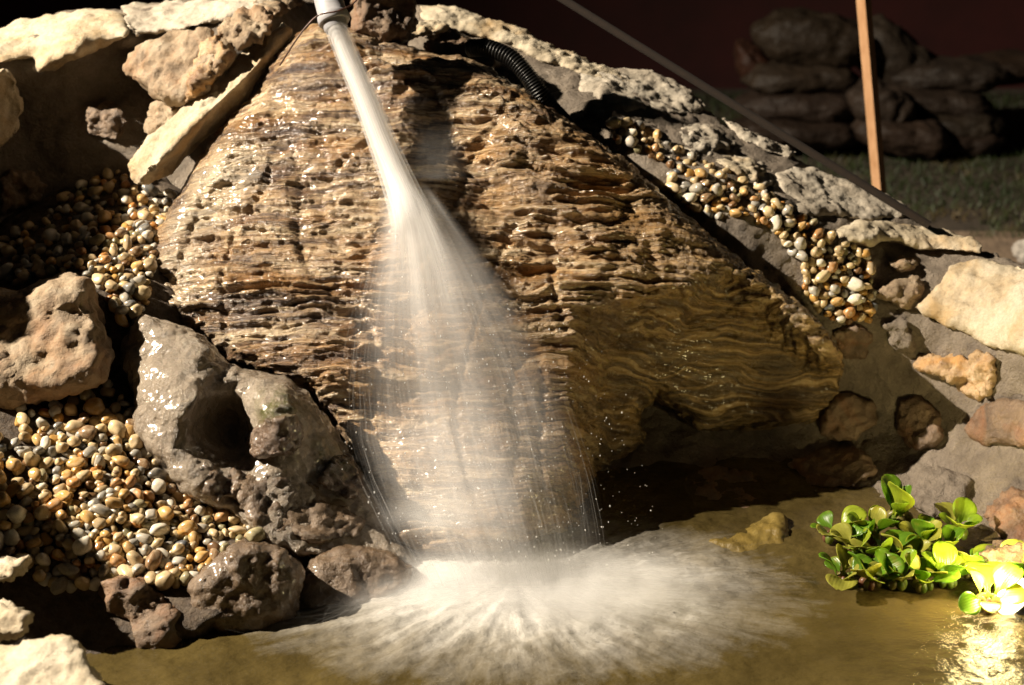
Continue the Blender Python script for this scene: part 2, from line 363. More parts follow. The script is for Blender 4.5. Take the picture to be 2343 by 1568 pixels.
fz = (V@vd)+.03*fbm(V*np.array((4, 5, 5)), 2, 121)
fl = .008*pn(np.stack((V[:, 0]*4, fz*62, V[:, 1]*6), -1), 122)+.006*pn(np.stack((V[:, 0]*7, fz*120, V[:, 1]*10), -1), 123)
V = V + Nn*(.85*strata(V)*damp*(1-.55*fold)+fl*fold)[:, None]; set_v(me, V)
Nn = get_n(me); V = V + Nn*(.0035*pn(np.stack((V[:, 0]*28, V[:, 1]*50, V[:, 2]*60), -1), 52)+.0022*pn(V*90, 50)+.0014*pn(V*170, 51))[:, None]; set_v(me, V)
me.update()
boulder = finish('boulder', me, M['boulder']); tag(boulder, 'huge layered brown and ochre boulder with water pouring down its face', 'boulder')

# ------------------------------------------------------------------ right wall: mortar bank with stones set in it
rw_ctrl = [(950,10,3.52),(1150,58,3.5),(1300,122,3.45),(1450,182,3.42),(1600,242,3.38),(1700,298,3.34),(1850,372,3.28),(2075,476,3.18),(2250,562,3.02),(2342,612,2.88),(2600,760,2.6),
 (940,100,3.36),(1100,160,3.34),(1250,240,3.24),(1400,300,3.12),(1500,345,3.1),(1640,395,3.08),(1760,440,3.06),(1850,492,3.04),(1990,565,3.0),(2000,650,2.95),(2015,745,2.90),
 (1480,400,3.04),(1600,460,2.99),(1720,540,2.95),(1800,610,2.93),(1880,700,2.90),(1940,735,2.89),(1250,420,3.2),(1400,600,3.15),(1300,800,3.1),(1500,1000,2.93),(1700,1100,2.80),(1900,1000,2.92),(2000,850,2.92),
 (2100,800,2.88),(2100,950,2.85),(2260,1180,2.585),(2342,1260,2.49),(2342,900,2.70),(2342,800,2.72),(2600,1100,2.35),(1700,1230,2.57),(2000,1180,2.63),(2000,1235,2.57),(1400,1240,2.57),(2600,1500,2.0)]
rw_surf = rbf(rw_ctrl)
RW = [(945,12),(1050,28),(1150,60),(1300,124),(1450,184),(1600,244),(1700,300),(1850,374),(1960,432),(2075,478),(2140,520),(2250,564),(2342,614),(2600,760),(2600,1500),(2420,1330),(2342,1310),(2260,1285),(2000,1262),(1700,1262),(1400,1275),(1300,1230),(1300,700),(1230,420),(1100,210),(990,150),(935,105)]
rw = empty('stone_wall', tuple(at(2100, 900, 2.9)*np.array((1, 1, 0))+np.array((0, 0, GZ))), 'grey mortared stone bank curving behind and right of the boulder', 'wall')
me = relief(RW, rw_surf, .16, 30, .04, .0085, step=26, drop=GZ-.02, seed=11)
smooth_v(me, 2); V = get_v(me); N0 = get_n(me); V += N0*(.012*fbm(V*6, 4, 60)+.006*fbm(V*22, 4, 62)+.004*fbm(V*60, 3, 61))[:, None]; set_v(me, V)
finish('mortar', me, M['mortar'], rw)

def stone(name, poly, Y, n=(0, -.8, .6), thick=.06, rim=None, rd=None, mat='cream', amp=.012, fine=.0016, voxel=.0055, K=12, fac=.09, seed=1, parent=None, surf=None, lift=0, label=None, cat='rock', group=None, shrink=.85, drop=None):
    c = np.mean(poly, 0); sz = math.sqrt(abs(np.cross(np.array(poly, float)-c, np.roll(np.array(poly, float)-c, -1, 0)).sum()/2))
    if surf is None: f = plane_surf((c[0], c[1], Y), n)
    else: f = lambda px, py: surf(px, py)-lift
    rim = rim or sz*.22; rd = rd or rim*Y/FPX*.9
    me = relief(poly, f, thick, rim, rd, voxel, step=max(7, min(20, sz/9)), seed=seed, shrink=shrink, drop=drop)
    roughen(me, amp, fine, seed, K, fac)
    o = finish(name, me, M[mat] if isinstance(mat, str) else mat, parent)
    if label: tag(o, label, cat, group)
    return o
for k, (poly, mt, lift, th, kw) in enumerate([
  ([(948,10),(1000,6),(1130,42),(1230,88),(1330,140),(1260,150),(1180,112),(1080,78),(990,62),(958,45)], 'cream', .03, .08, {}),
  ([(930,92),(948,58),(985,44),(1032,56),(1012,76),(970,82)], 'cream', .09, .06, {}),
  ([(960,90),(1030,70),(1110,100),(1150,150),(1120,180),(1050,160),(985,130)], 'brown', .06, .08, {}),
  ([(1300,172),(1350,143),(1450,155),(1560,190),(1622,240),(1600,264),(1500,262),(1400,247),(1330,222)], 'grey_cream', .018, .06, dict(amp=.009)),
  ([(1548,285),(1640,290),(1692,330),(1660,346),(1590,342)], 'grey_cream', .015, .05, {}),
  ([(1622,366),(1660,354),(1720,364),(1754,394),(1735,416),(1680,402)], 'cream', .03, .05, {}),
  ([(1640,262),(1730,308),(1832,352),(1800,366),(1700,326)], 'grey_cream', .015, .05, {}),
  ([(1765,392),(1850,378),(1980,428),(2080,470),(2072,500),(1990,508),(1900,492),(1832,502),(1800,462)], 'grey_cream', .02, .06, dict(amp=.006)),
  ([(1895,522),(1960,504),(2080,510),(2180,528),(2254,558),(2248,582),(2130,577),(2050,553),(1980,562),(1920,547)], 'cream', .035, .08, {}),
  ([(2088,704),(2150,640),(2172,602),(2230,590),(2342,600),(2500,650),(2500,880),(2342,818),(2240,782),(2150,748)], 'cream', .04, .10, dict(amp=.010)),
  ([(1993,676),(2030,645),(2100,630),(2112,665),(2080,712),(2040,694)], 'rough', .03, .06, {}),
  ([(2078,842),(2120,818),(2200,815),(2262,808),(2284,850),(2262,914),(2210,902),(2150,872)], 'amber_stone', .03, .07, dict(amp=.018)),
  ([(2205,985),(2240,930),(2300,908),(2400,915),(2420,1010),(2330,1030),(2250,1020)], 'brown', .03, .07, {}),
  ([(2028,602),(2060,588),(2100,596),(2090,618),(2050,622)], 'rough', .02, .04, {}),
  ([(2012,735),(2060,722),(2096,770),(2090,808),(2040,812)], 'mortar', .025, .05, {}),
  ([(1890,760),(1950,742),(2000,760),(1985,820),(1930,830)], 'brown', .025, .05, {}),
  ([(1870,960),(1920,900),(2000,910),(2010,970),(1960,1010),(1890,1005)], 'brown', .03, .06, {}),
  ([(2050,920),(2110,905),(2160,960),(2150,1020),(2090,1030),(2055,990)], 'brown', .025, .05, {}),
  ([(1800,1060),(1880,1025),(1980,1030),(2010,1075),(1960,1120),(1850,1115)], 'brown', .04, .06, {}),
  ([(1560,1090),(1640,1060),(1740,1080),(1770,1150),(1690,1190),(1590,1170)], 'brown', .04, .06, {}),
  ([(1225,90),(1340,134),(1452,180),(1445,200),(1345,182),(1262,146)], 'cream', .018, .06, {}),
  ([(1555,298),(1645,332),(1625,364),(1590,372),(1535,338)], 'grey_cream', .012, .05, {}),
  ([(1672,352),(1752,372),(1772,412),(1752,440),(1728,420),(1690,372)], 'grey_cream', .014, .05, {}),
  ([(1300,262),(1350,240),(1450,262),(1530,296),(1500,318),(1400,282)], 'mortar', .014, .05, {}),
  ([(2235,1180),(2290,1120),(2360,1120),(2420,1200),(2400,1270),(2300,1262)], 'brown', .045, .06, dict(amp=.015)),
  ([(2080,1080),(2150,1060),(2220,1100),(2210,1180),(2130,1190),(2080,1150)], 'mortar', .03, .05, {})]):
    stone('stone', poly, 0, thick=th, mat=mt, surf=rw_surf, lift=lift, parent=rw, seed=100+k, **dict(dict(fac=.045, amp=.008, rd=.018), **kw))

# ------------------------------------------------------------------ left wall
lw_ctrl = [(-200,82,3.07),(0,68,3.3),(100,28,3.33),(280,14,3.36),(420,0,3.38),(660,-14,3.4),(-175,165,2.80),(0,180,3.04),(170,132,3.08),(290,95,3.12),(420,75,3.14),(640,20,3.2),(-200,750,2.76),(0,560,2.99),(150,450,3.05),(280,390,3.06),(420,350,3.08),(640,120,3.2),(560,330,3.05),(420,480,2.98)]
lw_ctrl = [(x, y, Y+.16) for x, y, Y in lw_ctrl] + [(-450, 66, 2.90), (-733, 110, 2.69), (-733, 900, 2.64), (-900, 40, 2.92), (-900, 1100, 2.58)]
lw_ctrl += [(0,205,3.25),(90,200,3.27),(170,168,3.29),(230,135,3.31),(290,118,3.33),(400,108,3.34),(150,320,3.24),(280,260,3.27)]
lw_surf = rbf(lw_ctrl, 1e-5)
LWP = [(-950,38),(-450,68),(-200,82),(0,66),(100,28),(160,20),(280,14),(420,0),(660,-16),(760,-10),(730,90),(640,220),(560,420),(440,560),(340,520),(200,520),(0,640),(-200,800),(-500,1000),(-950,1250)]
lw = empty('stone_wall', tuple(at(200, 300, 3.1)*np.array((1, 1, 0))+np.array((0, 0, GZ))), 'pale topped mortared stone wall at upper left with dark shaded front', 'wall')
me = relief(LWP, lw_surf, .18, 26, .03, .0085, step=24, drop=GZ-.02, seed=12)
smooth_v(me, 2); V = get_v(me); N0 = get_n(me); V += N0*(.011*fbm(V*6, 4, 70)+.005*fbm(V*34, 3, 71))[:, None]; set_v(me, V)
finish('mortar', me, M['mortar'], lw)
for k, (poly, mt, lift, th, kw) in enumerate([
  ([(-80,165),(20,155),(44,190),(40,215),(52,240),(46,300),(10,338),(-80,360)], 'cream', .10, .08, dict(fac=.06)),
  ([(-160,96),(0,66),(110,28),(200,22),(292,30),(300,80),(200,126),(168,142),(122,166),(84,170),(80,132),(0,146),(-160,170)], 'cream', .035, .10, dict(fac=.03, amp=.007, rd=.02)),
  ([(270,16),(420,0),(560,-6),(650,-14),(640,28),(560,36),(420,70),(310,88),(285,60)], 'grey_cream', .045, .09, dict(fac=.04, amp=.009, rd=.02)),
  ([(560,-20),(680,-30),(700,10),(640,40),(585,20)], 'rough', .06, .06, {}),
  ([(0,400),(60,380),(110,430),(70,480),(0,490)], 'brown', .015, .05, {}),
  ([(190,250),(260,230),(300,280),(260,330),(200,310)], 'brown', .015, .05, {})]):
    stone('stone', poly, 0, thick=th, mat=mt, surf=lw_surf, lift=lift, parent=lw, seed=140+k, **kw)

stone('stone', [(-1050,600),(-590,610),(-540,850),(-500,1300),(-1050,1300)], 2.14, (.1, -.85, .4), .2, mat='rough', amp=.03, seed=150, voxel=.01, parent=lw)  # unseen block added left of view to shade the heap's left edge
stone('stone', [(-1050,755),(-690,765),(-640,1000),(-610,1500),(-1050,1500)], 2.10, (0, -.97, .2), .08, mat='rough', amp=.02, seed=151, voxel=.01, parent=lw)  # second unseen block, added to throw shade over the lower left water
# ------------------------------------------------------------------ left bank of gravel under the pebbles
lb_ctrl = [(-200,700,3.02),(0,530,3.12),(150,440,3.2),(300,390,3.22),(380,470,3.08),(330,560,2.90),(0,650,2.86),(200,640,2.74),(300,740,2.68),(300,860,2.61),(150,800,2.64),(0,900,2.55),(-200,900,2.55),(100,980,2.49),(300,980,2.51),(390,1110,2.45),(300,1150,2.37),(100,1250,2.285),(560,1200,2.39),(400,1300,2.27),(200,1400,2.2),(0,1400,2.16),(-200,1400,2.15),(600,1300,2.28),(700,1400,2.22),(0,1600,2.02),(450,1480,2.12),(-200,1650,2.0)]
lb_surf = rbf(lb_ctrl)
LBP = [(-250,720),(0,500),(140,400),(300,350),(420,430),(420,560),(420,740),(480,900),(560,1100),(650,1240),(700,1330),(640,1390),(520,1420),(430,1450),(300,1480),(180,1560),(120,1640),(-250,1680)]
me = relief(LBP, lb_surf, .2, 20, .02, .010, step=26, drop=GZ-.02, seed=13)
smooth_v(me, 2); V = get_v(me); N0 = get_n(me); V += N0*(.006*fbm(V*9, 4, 80)+.003*fbm(V*45, 3, 81))[:, None]; set_v(me, V)
o = finish('gravel_bank', me, M['gravel']); tag(o, kind='structure')

# ------------------------------------------------------------------ mortar skirt and ledge below the boulder
sk_ctrl = [(318,712,2.64),(290,790,2.61),(440,765,2.61),(620,870,2.57),(300,900,2.52),(450,930,2.46),(520,960,2.57),(540,1000,2.55),(590,960,2.48),(640,910,2.50),(320,1030,2.43),(480,1060,2.42),(620,1050,2.44),(740,960,2.56),(760,1050,2.52),(430,1130,2.38),(700,1150,2.42),(860,1150,2.47),(560,1160,2.38),(620,1240,2.33),(880,1250,2.40),(720,1262,2.34),(640,1130,2.41),(900,1290,2.36)]
sk_surf = rbf(sk_ctrl)
SK = [(316,706),(345,722),(440,756),(525,826),(620,862),(700,890),(750,945),(800,1035),(870,1150),(960,1290),(880,1300),(720,1290),(620,1262),(545,1205),(480,1160),(430,1135),(392,1102),(330,1040),(306,992),(314,930),(300,880),(270,806),(290,762)]
mossy = [(tuple(at(650, 915, 2.5)), .07), (tuple(at(740, 1060, 2.5)), .06), (tuple(at(610, 930, 2.48)), .04)]
M['mortar_wet'] = rock_mat('wet_mortar', (.20, .16, .118), (.33, .27, .205), (.45, .38, .295), 12, (.08, .36), .006, 260, moss=mossy, wet=.8)
me = relief(SK, sk_surf, .12, 34, .05, .0052, step=16, drop=GZ-.02, seed=14)
smooth_v(me, 2); V = get_v(me); N0 = get_n(me); V += N0*(.011*fbm(V*8, 4, 90)-.004*np.abs(fbm(V*16, 3, 91))+.004*fbm(V*45, 3, 92)+.0015*fbm(V*110, 2, 93))[:, None]; set_v(me, V)
skirt = finish('mortar_skirt', me, M['mortar_wet']); tag(skirt, 'wet grey mortar skirt with mossy hollows sloping below left side of the boulder', 'mortar')
M['mossy_brown'] = rock_mat('mossy_brown_stone', (.05, .032, .02), (.15, .098, .065), (.26, .185, .13), 14, (.15, .55), .007, 140, moss=mossy, wet=.8)
for k, (poly, lift, mt) in enumerate([
  ([(560,1010),(600,960),(670,940),(700,985),(690,1030),(620,1050),(575,1045)], .03, 'mossy_brown'),
  ([(520,1130),(560,1085),(650,1080),(760,1120),(840,1190),(820,1235),(700,1240),(600,1215)], .004, 'brown_wet'),
  ([(730,1090),(760,1040),(810,1045),(840,1110),(800,1140),(750,1125)], .025, 'mossy_brown'),
  ([(440,1110),(490,1075),(550,1080),(560,1120),(500,1150)], .008, 'brown_wet')]):
    o = stone('stone', poly, 0, thick=.06, mat=mt, surf=sk_surf, lift=lift, seed=160+k, amp=.009, fac=.07, parent=skirt)

# ------------------------------------------------------------------ loose rocks
L = 'rocks and slabs around the pond'
stone('rock', [(270,150),(290,124),(350,85),(400,74),(470,70),(545,105),(530,160),(480,212),(420,236),(385,240),(345,206),(290,182)], 3.16, (-.35, -.75, .55), .10, mat='rough', amp=.013, K=16, seed=201, label='rough tan rock jutting out above the leaning slab at upper left', group=L)
stone('rock', [(425,235),(430,170),(470,95),(500,80),(532,110),(520,150),(470,205)], 3.12, (-.1, -.85, .5), .06, mat='amber_stone', seed=202, label='small yellow wedge rock between the rough tan rock and the leaning slab', group=L)
stone('rock', [(485,70),(540,35),(600,20),(628,45),(615,75),(560,108),(520,100)], 3.17, (-.2, -.7, .65), .08, mat='rough', amp=.018, seed=203, label='pale knobbly rock at the top, just above upper end of the leaning slab', group=L)
stone('rock', [(330,300),(350,240),(385,225),(420,250),(400,300),(360,330)], 3.16, (-.3, -.8, .5), .06, mat='rough', seed=204, label='small tan rock wedged beneath the rough rock behind the leaning slab', group=L)
stone('rock', [(800,-30),(900,-40),(955,-10),(950,60),(930,100),(870,95),(810,70)], 3.17, (.3, -.85, .4), .10, mat='brown', seed=205, label='dark brown rock behind the grey pipe at top of the boulder', group=L)
stone('rock', [(-420,640),(-200,610),(-60,660),(60,655),(118,625),(172,618),(212,648),(242,720),(262,800),(244,872),(150,925),(0,940),(-200,960),(-420,960)], 2.56, (-.15, -.75, .62), .14, mat='rough', amp=.020, K=22, voxel=.0065, seed=206, label='large craggy tan rock at left edge between the two pebble slopes', group=L)
stone('rock', [(428,1342),(470,1290),(500,1268),(560,1240),(640,1254),(692,1290),(702,1332),(672,1424),(620,1462),(540,1468),(480,1432),(438,1392)], 2.21, (.25, -.90, .3), .10, mat='brown_wet', amp=.008, fac=.13, seed=207, label='dark wet rounded rock at the waterline under the lit pebble heap', group=L)
stone('rock', [(650,1402),(668,1342),(700,1302),(712,1262),(800,1246),(900,1262),(955,1290),(940,1370),(860,1404),(760,1424),(682,1434)], 2.29, (.1, -.85, .5), .10, mat='brown_wet', amp=.007, fac=.12, seed=208, label='wet brown ledge rock with pale left tip beside the falling water', group=L)
stone('rock', [(222,1326),(300,1318),(352,1348),(402,1390),(424,1450),(392,1494),(340,1502),(300,1472),(280,1422),(238,1392)], 2.17, (.1, -.8, .6), .09, mat='brown', amp=.014, seed=209, label='knobbly reddish brown rock below the bottom of the lit pebble heap', group=L)
stone('rock', [(-60,1285),(0,1276),(70,1270),(72,1292),(30,1328),(-60,1335)], 2.14, (-.1, -.6, .8), .08, mat='cream', seed=210, label='small pale flat rock at left edge, left of the lit pebble heap', group=L)
stone('rock', [(-60,1385),(0,1378),(46,1380),(68,1408),(62,1440),(66,1452),(-60,1470)], 1.95, (-.25, -.5, .8), .09, mat='cream', seed=211, fac=.05, label='yellowish flat rock at left edge above the bottom corner slab', group=L)
stone('rock', [(-80,1462),(60,1460),(158,1454),(180,1480),(226,1520),(222,1535),(240,1568),(280,1640),(-80,1660)], 1.82, (-.2, -.4, .9), .10, drop=GZ, mat='cream', seed=212, fac=.05, label='big cream slab with dark cracks in the bottom left corner', group=L)
stone('rock', [(895,1262),(928,1192),(1000,1162),(1072,1180),(1096,1262),(1066,1335),(925,1335)], 2.45, (0, -.8, .6), .08, mat='brown_wet', seed=213, label='round wet rock at the pond edge hidden behind the falling water', group=L)
stone('rock', [(2230,1268),(2290,1240),(2360,1240),(2420,1262),(2380,1300),(2290,1296)], 2.36, (0, -.6, .8), .05, mat='brown', seed=214, label='flat brown rock in the water behind the floating plants', group=L)
M['mud'] = rock_mat('lamp_yellow_silt', (.13, .09, .02), (.20, .14, .035), (.27, .20, .06), 7, (.2, .5), .004, 90, wet=.5)  # ochre holds the pond lamp's yellow glow on the submerged silt
stone('rock', [(1530,1300),(1600,1245),(1650,1226),(1720,1206),(1775,1178),(1800,1185),(1812,1240),(1850,1285),(1760,1320),(1620,1325)], 2.485, (0, -.25, .97), .05, mat='mud', amp=.006, seed=215, label='silt mound barely breaking the water left of the plants, pond lamp glow coloured in', group=L)
# the long slab: two long faces meeting along a ridge
def hull_stone(name, pts, mat, voxel, seed, amp, fac, K, label):
    bm = bmesh.new()
    for p in pts: bm.verts.new(at(p[0], p[1], p[2]+.15))
    r = bmesh.ops.convex_hull(bm, input=bm.verts); bmesh.ops.delete(bm, geom=[e for e in r['geom_interior'] if isinstance(e, bmesh.types.BMVert)], context='VERTS')
    V = [tuple(v.co) for v in bm.verts]; bm.verts.index_update(); F = [tuple(v.index for v in f.verts) for f in bm.faces]; bm.free()
    me = remeshed(V, F, voxel); roughen(me, amp, .0014, seed, K, fac)
    return tag(finish(name, me, M[mat]), label, 'rock', L)
hull_stone('slab', [(284,372,2.90),(350,300,2.94),(520,150,3.03),(648,50,3.1),(672,62,3.08),(338,395,2.83),(440,290,2.89),(560,178,2.96),(660,72,3.05),(330,430,2.87),(305,430,2.87),(392,402,2.93),(540,262,3.0),(600,192,3.04),(668,92,3.1),(305,380,2.98),(640,80,3.16)], 'cream', .0045, 220, .009, .035, 12, 'long pale slab leaning diagonally against the upper left of the boulder')

# ------------------------------------------------------------------ tubes
def tube_mesh(name, P, R, sides=3, cap=False):
    """many polylines at once: P (n, s, 3), R (n, s)"""
    P = np.asarray(P, float); R = np.asarray(R, float); n, s, _ = P.shape
    T = np.gradient(P, axis=1); T /= np.maximum(np.linalg.norm(T, axis=-1, keepdims=True), 1e-9)
    ref = np.zeros_like(T); ref[..., 0] = 1; ref[np.abs(T[..., 0]) > .9] = (0, 0, 1)
    A = np.cross(T, ref); A /= np.linalg.norm(A, axis=-1, keepdims=True); B = np.cross(T, A)
    ang = np.arange(sides)*2*math.pi/sides
    V = P[:, :, None] + R[:, :, None, None]*(np.cos(ang)[None, None, :, None]*A[:, :, None]+np.sin(ang)[None, None, :, None]*B[:, :, None])
    idx = np.arange(n*s*sides).reshape(n, s, sides)
    a = idx[:, :-1]; b = idx[:, 1:]
    F = np.stack((a, np.roll(a, -1, 2), np.roll(b, -1, 2), b), -1).reshape(-1, 4)
    return fast_mesh(name, V.reshape(-1, 3), F)
def spline(pts, n):
    pts = np.array(pts, float); t = np.linspace(0, len(pts)-1, n); i = np.minimum(t.astype(int), len(pts)-2); f = (t-i)[:, None]
    p = np.vstack((2*pts[0]-pts[1], pts, 2*pts[-1]-pts[-2])); p0, p1, p2, p3 = p[i], p[i+1], p[i+2], p[i+3]
    return .5*(2*p1+(p2-p0)*f+(2*p0-5*p1+4*p2-p3)*f*f+(3*p1-p0-3*p2+p3)*f**3)

# ------------------------------------------------------------------ pipe, cable, hose
pipe_a, pipe_b = at(768, 62, 2.99), at(735, -60, 3.05)
pv = empty('water_pipe', tuple(pipe_a), 'grey plastic pipe with a thick collar spouting water at top of the boulder', 'pipe')
ax = (pipe_b-pipe_a)/np.linalg.norm(pipe_b-pipe_a)
def lathe(name, prof, mat, parent, sides=40):
    prof = np.array(prof); P = np.array([ax*t for t, _ in prof]); R = prof[:, 1]
    return link(name, tube_mesh(name, P[None], R[None], sides), mat, parent)
M['pvc'] = plain('grey_plastic', (.36, .36, .38), .35, var=.15, vs=60)
r0 = .0235
prof = [(-.012, r0*.86), (-.014, r0), (-.01, r0*1.03), (.10, r0), (.16, r0)]
# profile rings must not share a point direction: build directly
def ring_tube(name, prof, mat, parent, sides=40):
    A = np.cross(ax, (1, 0, 0)); A /= np.linalg.norm(A); B = np.cross(ax, A); an = np.arange(sides)*2*math.pi/sides
    V = np.array([ax*t + r*(math.cos(q)*A+math.sin(q)*B) for t, r in prof for q in an]); n = len(prof); idx = np.arange(n*sides).reshape(n, sides)
    a, b = idx[:-1], idx[1:]; F = np.stack((a, np.roll(a, -1, 1), np.roll(b, -1, 1), b), -1).reshape(-1, 4)
    return link(name, fast_mesh(name, V, F), mat, parent)
ring_tube('spout', [(.04, r0*.82), (-.006, r0*.82), (-.008, r0*.88), (-.004, r0), (.03, r0*1.02), (.14, r0*1.02), (.30, r0*1.02)], M['pvc'], pv)
ring_tube('collar', [(.010, r0*1.02), (.008, r0*1.22), (.011, r0*1.32), (.020, r0*1.34), (.026, r0*1.30), (.028, r0*1.2), (.075, r0*1.17), (.078, r0*1.24), (.09, r0*1.24), (.093, r0*1.02)], M['pvc'], pv)
cab = spline([at(640,150,2.9), at(672,100,2.94), at(700,62,2.955), at(730,35,2.955), at(775,25,2.955), at(812,5,3.0), at(840,-40,3.02)], 40)
o = link('cable', tube_mesh('cable', (cab-cab[0])[None], np.full((1, 40), .0016), 8), plain('brown_cable', (.10, .045, .03), .5), loc=cab[0]); tag(o, 'thin brown cable draped across the grey pipe at the top', 'cable')

hp = spline([at(1075,110,3.16), at(1120,112,3.13), at(1170,135,3.10), at(1205,172,3.08), at(1232,210,3.07), at(1262,250,3.08), at(1300,290,3.1)], 420)
t = np.linspace(0, 1, 420); hr = .0165*(1+.13*np.sin(t*2*math.pi*46))
m, nt, b = mat_new('black_plastic'); b.inputs['Base Color'].default_value = (.012, .012, .012, 1); b.inputs['Roughness'].default_value = .32
hb = noise(nt, pos(nt), 40, 4); nt.links.new(ramp(nt, hb, [(.3, (.25,)*3), (.7, (.5,)*3)]), b.inputs['Roughness']); M['black'] = m
o = link('corrugated_hose', tube_mesh('corrugated_hose', (hp-hp[0])[None], hr[None], 20), M['black'], loc=hp[0]); tag(o, 'black corrugated hose bending over the upper right edge of the boulder', 'hose')

# ------------------------------------------------------------------ post, leaning pole, sacks, grass
def stick(name, a, b, w, mat, label, cat, square=True, bend=0):
    P = np.linspace(a, b, 12); P[:, 0] += bend*np.sin(np.linspace(0, math.pi, 12))
    me = tube_mesh(name, (P-a)[None], np.full((1, 12), w), 4 if square else 12)
    if square: me.polygons.foreach_set('use_smooth', np.zeros(len(me.polygons), bool))
    o = link(name, me, mat, loc=a); tag(o, label, cat); return o
m, nt, b = mat_new('pine_wood'); P = mapping(nt, pos(nt), scale=(60, 60, 3)); c = ramp(nt, noise(nt, P, 1.2, 5), [(.3, (.42, .22, .10)), (.7, (.58, .34, .18))]); nt.links.new(c, b.inputs['Base Color']); b.inputs['Roughness'].default_value = .7
nt.links.new(bump(nt, noise(nt, P, 3, 4), .001), b.inputs['Normal']); M['pine'] = m
base = at(2016, 520, 4.3); base[2] = GZ
k = at(2010, 420, 4.3); top = at(1975, 0, 4.22); base = k+(k-top)*((k[2]-GZ)/(top[2]-k[2]))
stick('wooden_post', base, base+(top-base)*1.5, .020, M['pine'], 'slim upright light wooden post standing behind the right bank', 'post')
stick('pole', at(2125, 516, 3.06), at(2125, 516, 3.06)+1.35*(at(1286, -2, 3.34)-at(2125, 516, 3.06)), .0085, plain('dark_wood', (.014, .007, .003), .95, vs=60), 'thin dark pole slanting down onto the top of the right bank', 'pole', False, .0)

def sack_mesh(seed):
    bm = bmesh.new(); bmesh.ops.create_icosphere(bm, subdivisions=5, radius=1); V = np.array([v.co[:] for v in bm.verts])
    S = np.sign(V)*np.abs(V)**np.array((.72, .75, .9)); S /= np.abs(S).max(0)
    ed = np.clip(1-np.abs(S[:, 0]), 0, 1); S[:, 2] *= (.35+.65*np.clip(ed*3, 0, 1)**.5)
    P = S*np.array((.26, .17, .075))
    d = .016*fbm(P*np.array((8, 11, 11)), 4, seed)-.012*np.abs(fbm(P*np.array((12, 9, 16)), 3, seed+8))+.006*np.abs(pn(P*np.array((9, 24, 24)), seed+3)); Nn = V/np.linalg.norm(V, axis=1)[:, None]; P += Nn*d[:, None]
    for v, p in zip(bm.verts, P): v.co = p
    for f in bm.faces: f.smooth = True
    me = bpy.data.meshes.new('sack'); bm.to_mesh(me); bm.free(); return me
m, nt, b = mat_new('sack_weave'); oi = N_(nt, 'ShaderNodeObjectInfo'); P = pos(nt)
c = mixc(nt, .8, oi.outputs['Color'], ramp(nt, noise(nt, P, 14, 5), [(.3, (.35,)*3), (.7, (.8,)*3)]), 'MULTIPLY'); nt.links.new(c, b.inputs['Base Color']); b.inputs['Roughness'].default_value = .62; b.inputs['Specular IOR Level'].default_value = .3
nt.links.new(bump(nt, noise(nt, P, 22, 5), .012), b.inputs['Normal']); M['sack'] = m
sacks = [sack_mesh(s) for s in (1, 2, 3)]
for me in sacks: me.materials.append(m)
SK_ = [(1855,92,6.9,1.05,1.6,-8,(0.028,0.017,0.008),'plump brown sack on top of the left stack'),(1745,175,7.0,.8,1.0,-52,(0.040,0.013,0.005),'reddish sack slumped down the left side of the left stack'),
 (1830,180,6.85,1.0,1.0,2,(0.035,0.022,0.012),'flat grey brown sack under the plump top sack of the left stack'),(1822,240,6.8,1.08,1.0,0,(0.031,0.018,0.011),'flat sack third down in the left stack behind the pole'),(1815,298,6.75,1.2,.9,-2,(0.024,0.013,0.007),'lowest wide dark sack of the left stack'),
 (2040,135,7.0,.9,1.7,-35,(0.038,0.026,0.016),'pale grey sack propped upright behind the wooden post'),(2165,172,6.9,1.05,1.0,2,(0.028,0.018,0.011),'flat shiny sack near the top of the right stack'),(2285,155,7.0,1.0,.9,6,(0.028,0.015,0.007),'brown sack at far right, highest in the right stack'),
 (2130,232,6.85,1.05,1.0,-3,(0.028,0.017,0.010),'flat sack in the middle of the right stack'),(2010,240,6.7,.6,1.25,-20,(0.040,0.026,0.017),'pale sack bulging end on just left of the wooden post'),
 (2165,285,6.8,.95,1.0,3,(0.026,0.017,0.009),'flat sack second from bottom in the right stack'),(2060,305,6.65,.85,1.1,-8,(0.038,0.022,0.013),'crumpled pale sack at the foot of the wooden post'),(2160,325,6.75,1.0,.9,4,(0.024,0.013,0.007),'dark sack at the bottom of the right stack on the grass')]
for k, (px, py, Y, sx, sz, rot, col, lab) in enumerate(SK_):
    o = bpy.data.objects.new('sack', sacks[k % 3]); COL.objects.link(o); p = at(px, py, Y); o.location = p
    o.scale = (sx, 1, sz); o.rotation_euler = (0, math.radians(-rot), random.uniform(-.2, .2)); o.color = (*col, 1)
    tag(o, lab, 'sack', 'filled sacks heaped behind the garden pond')

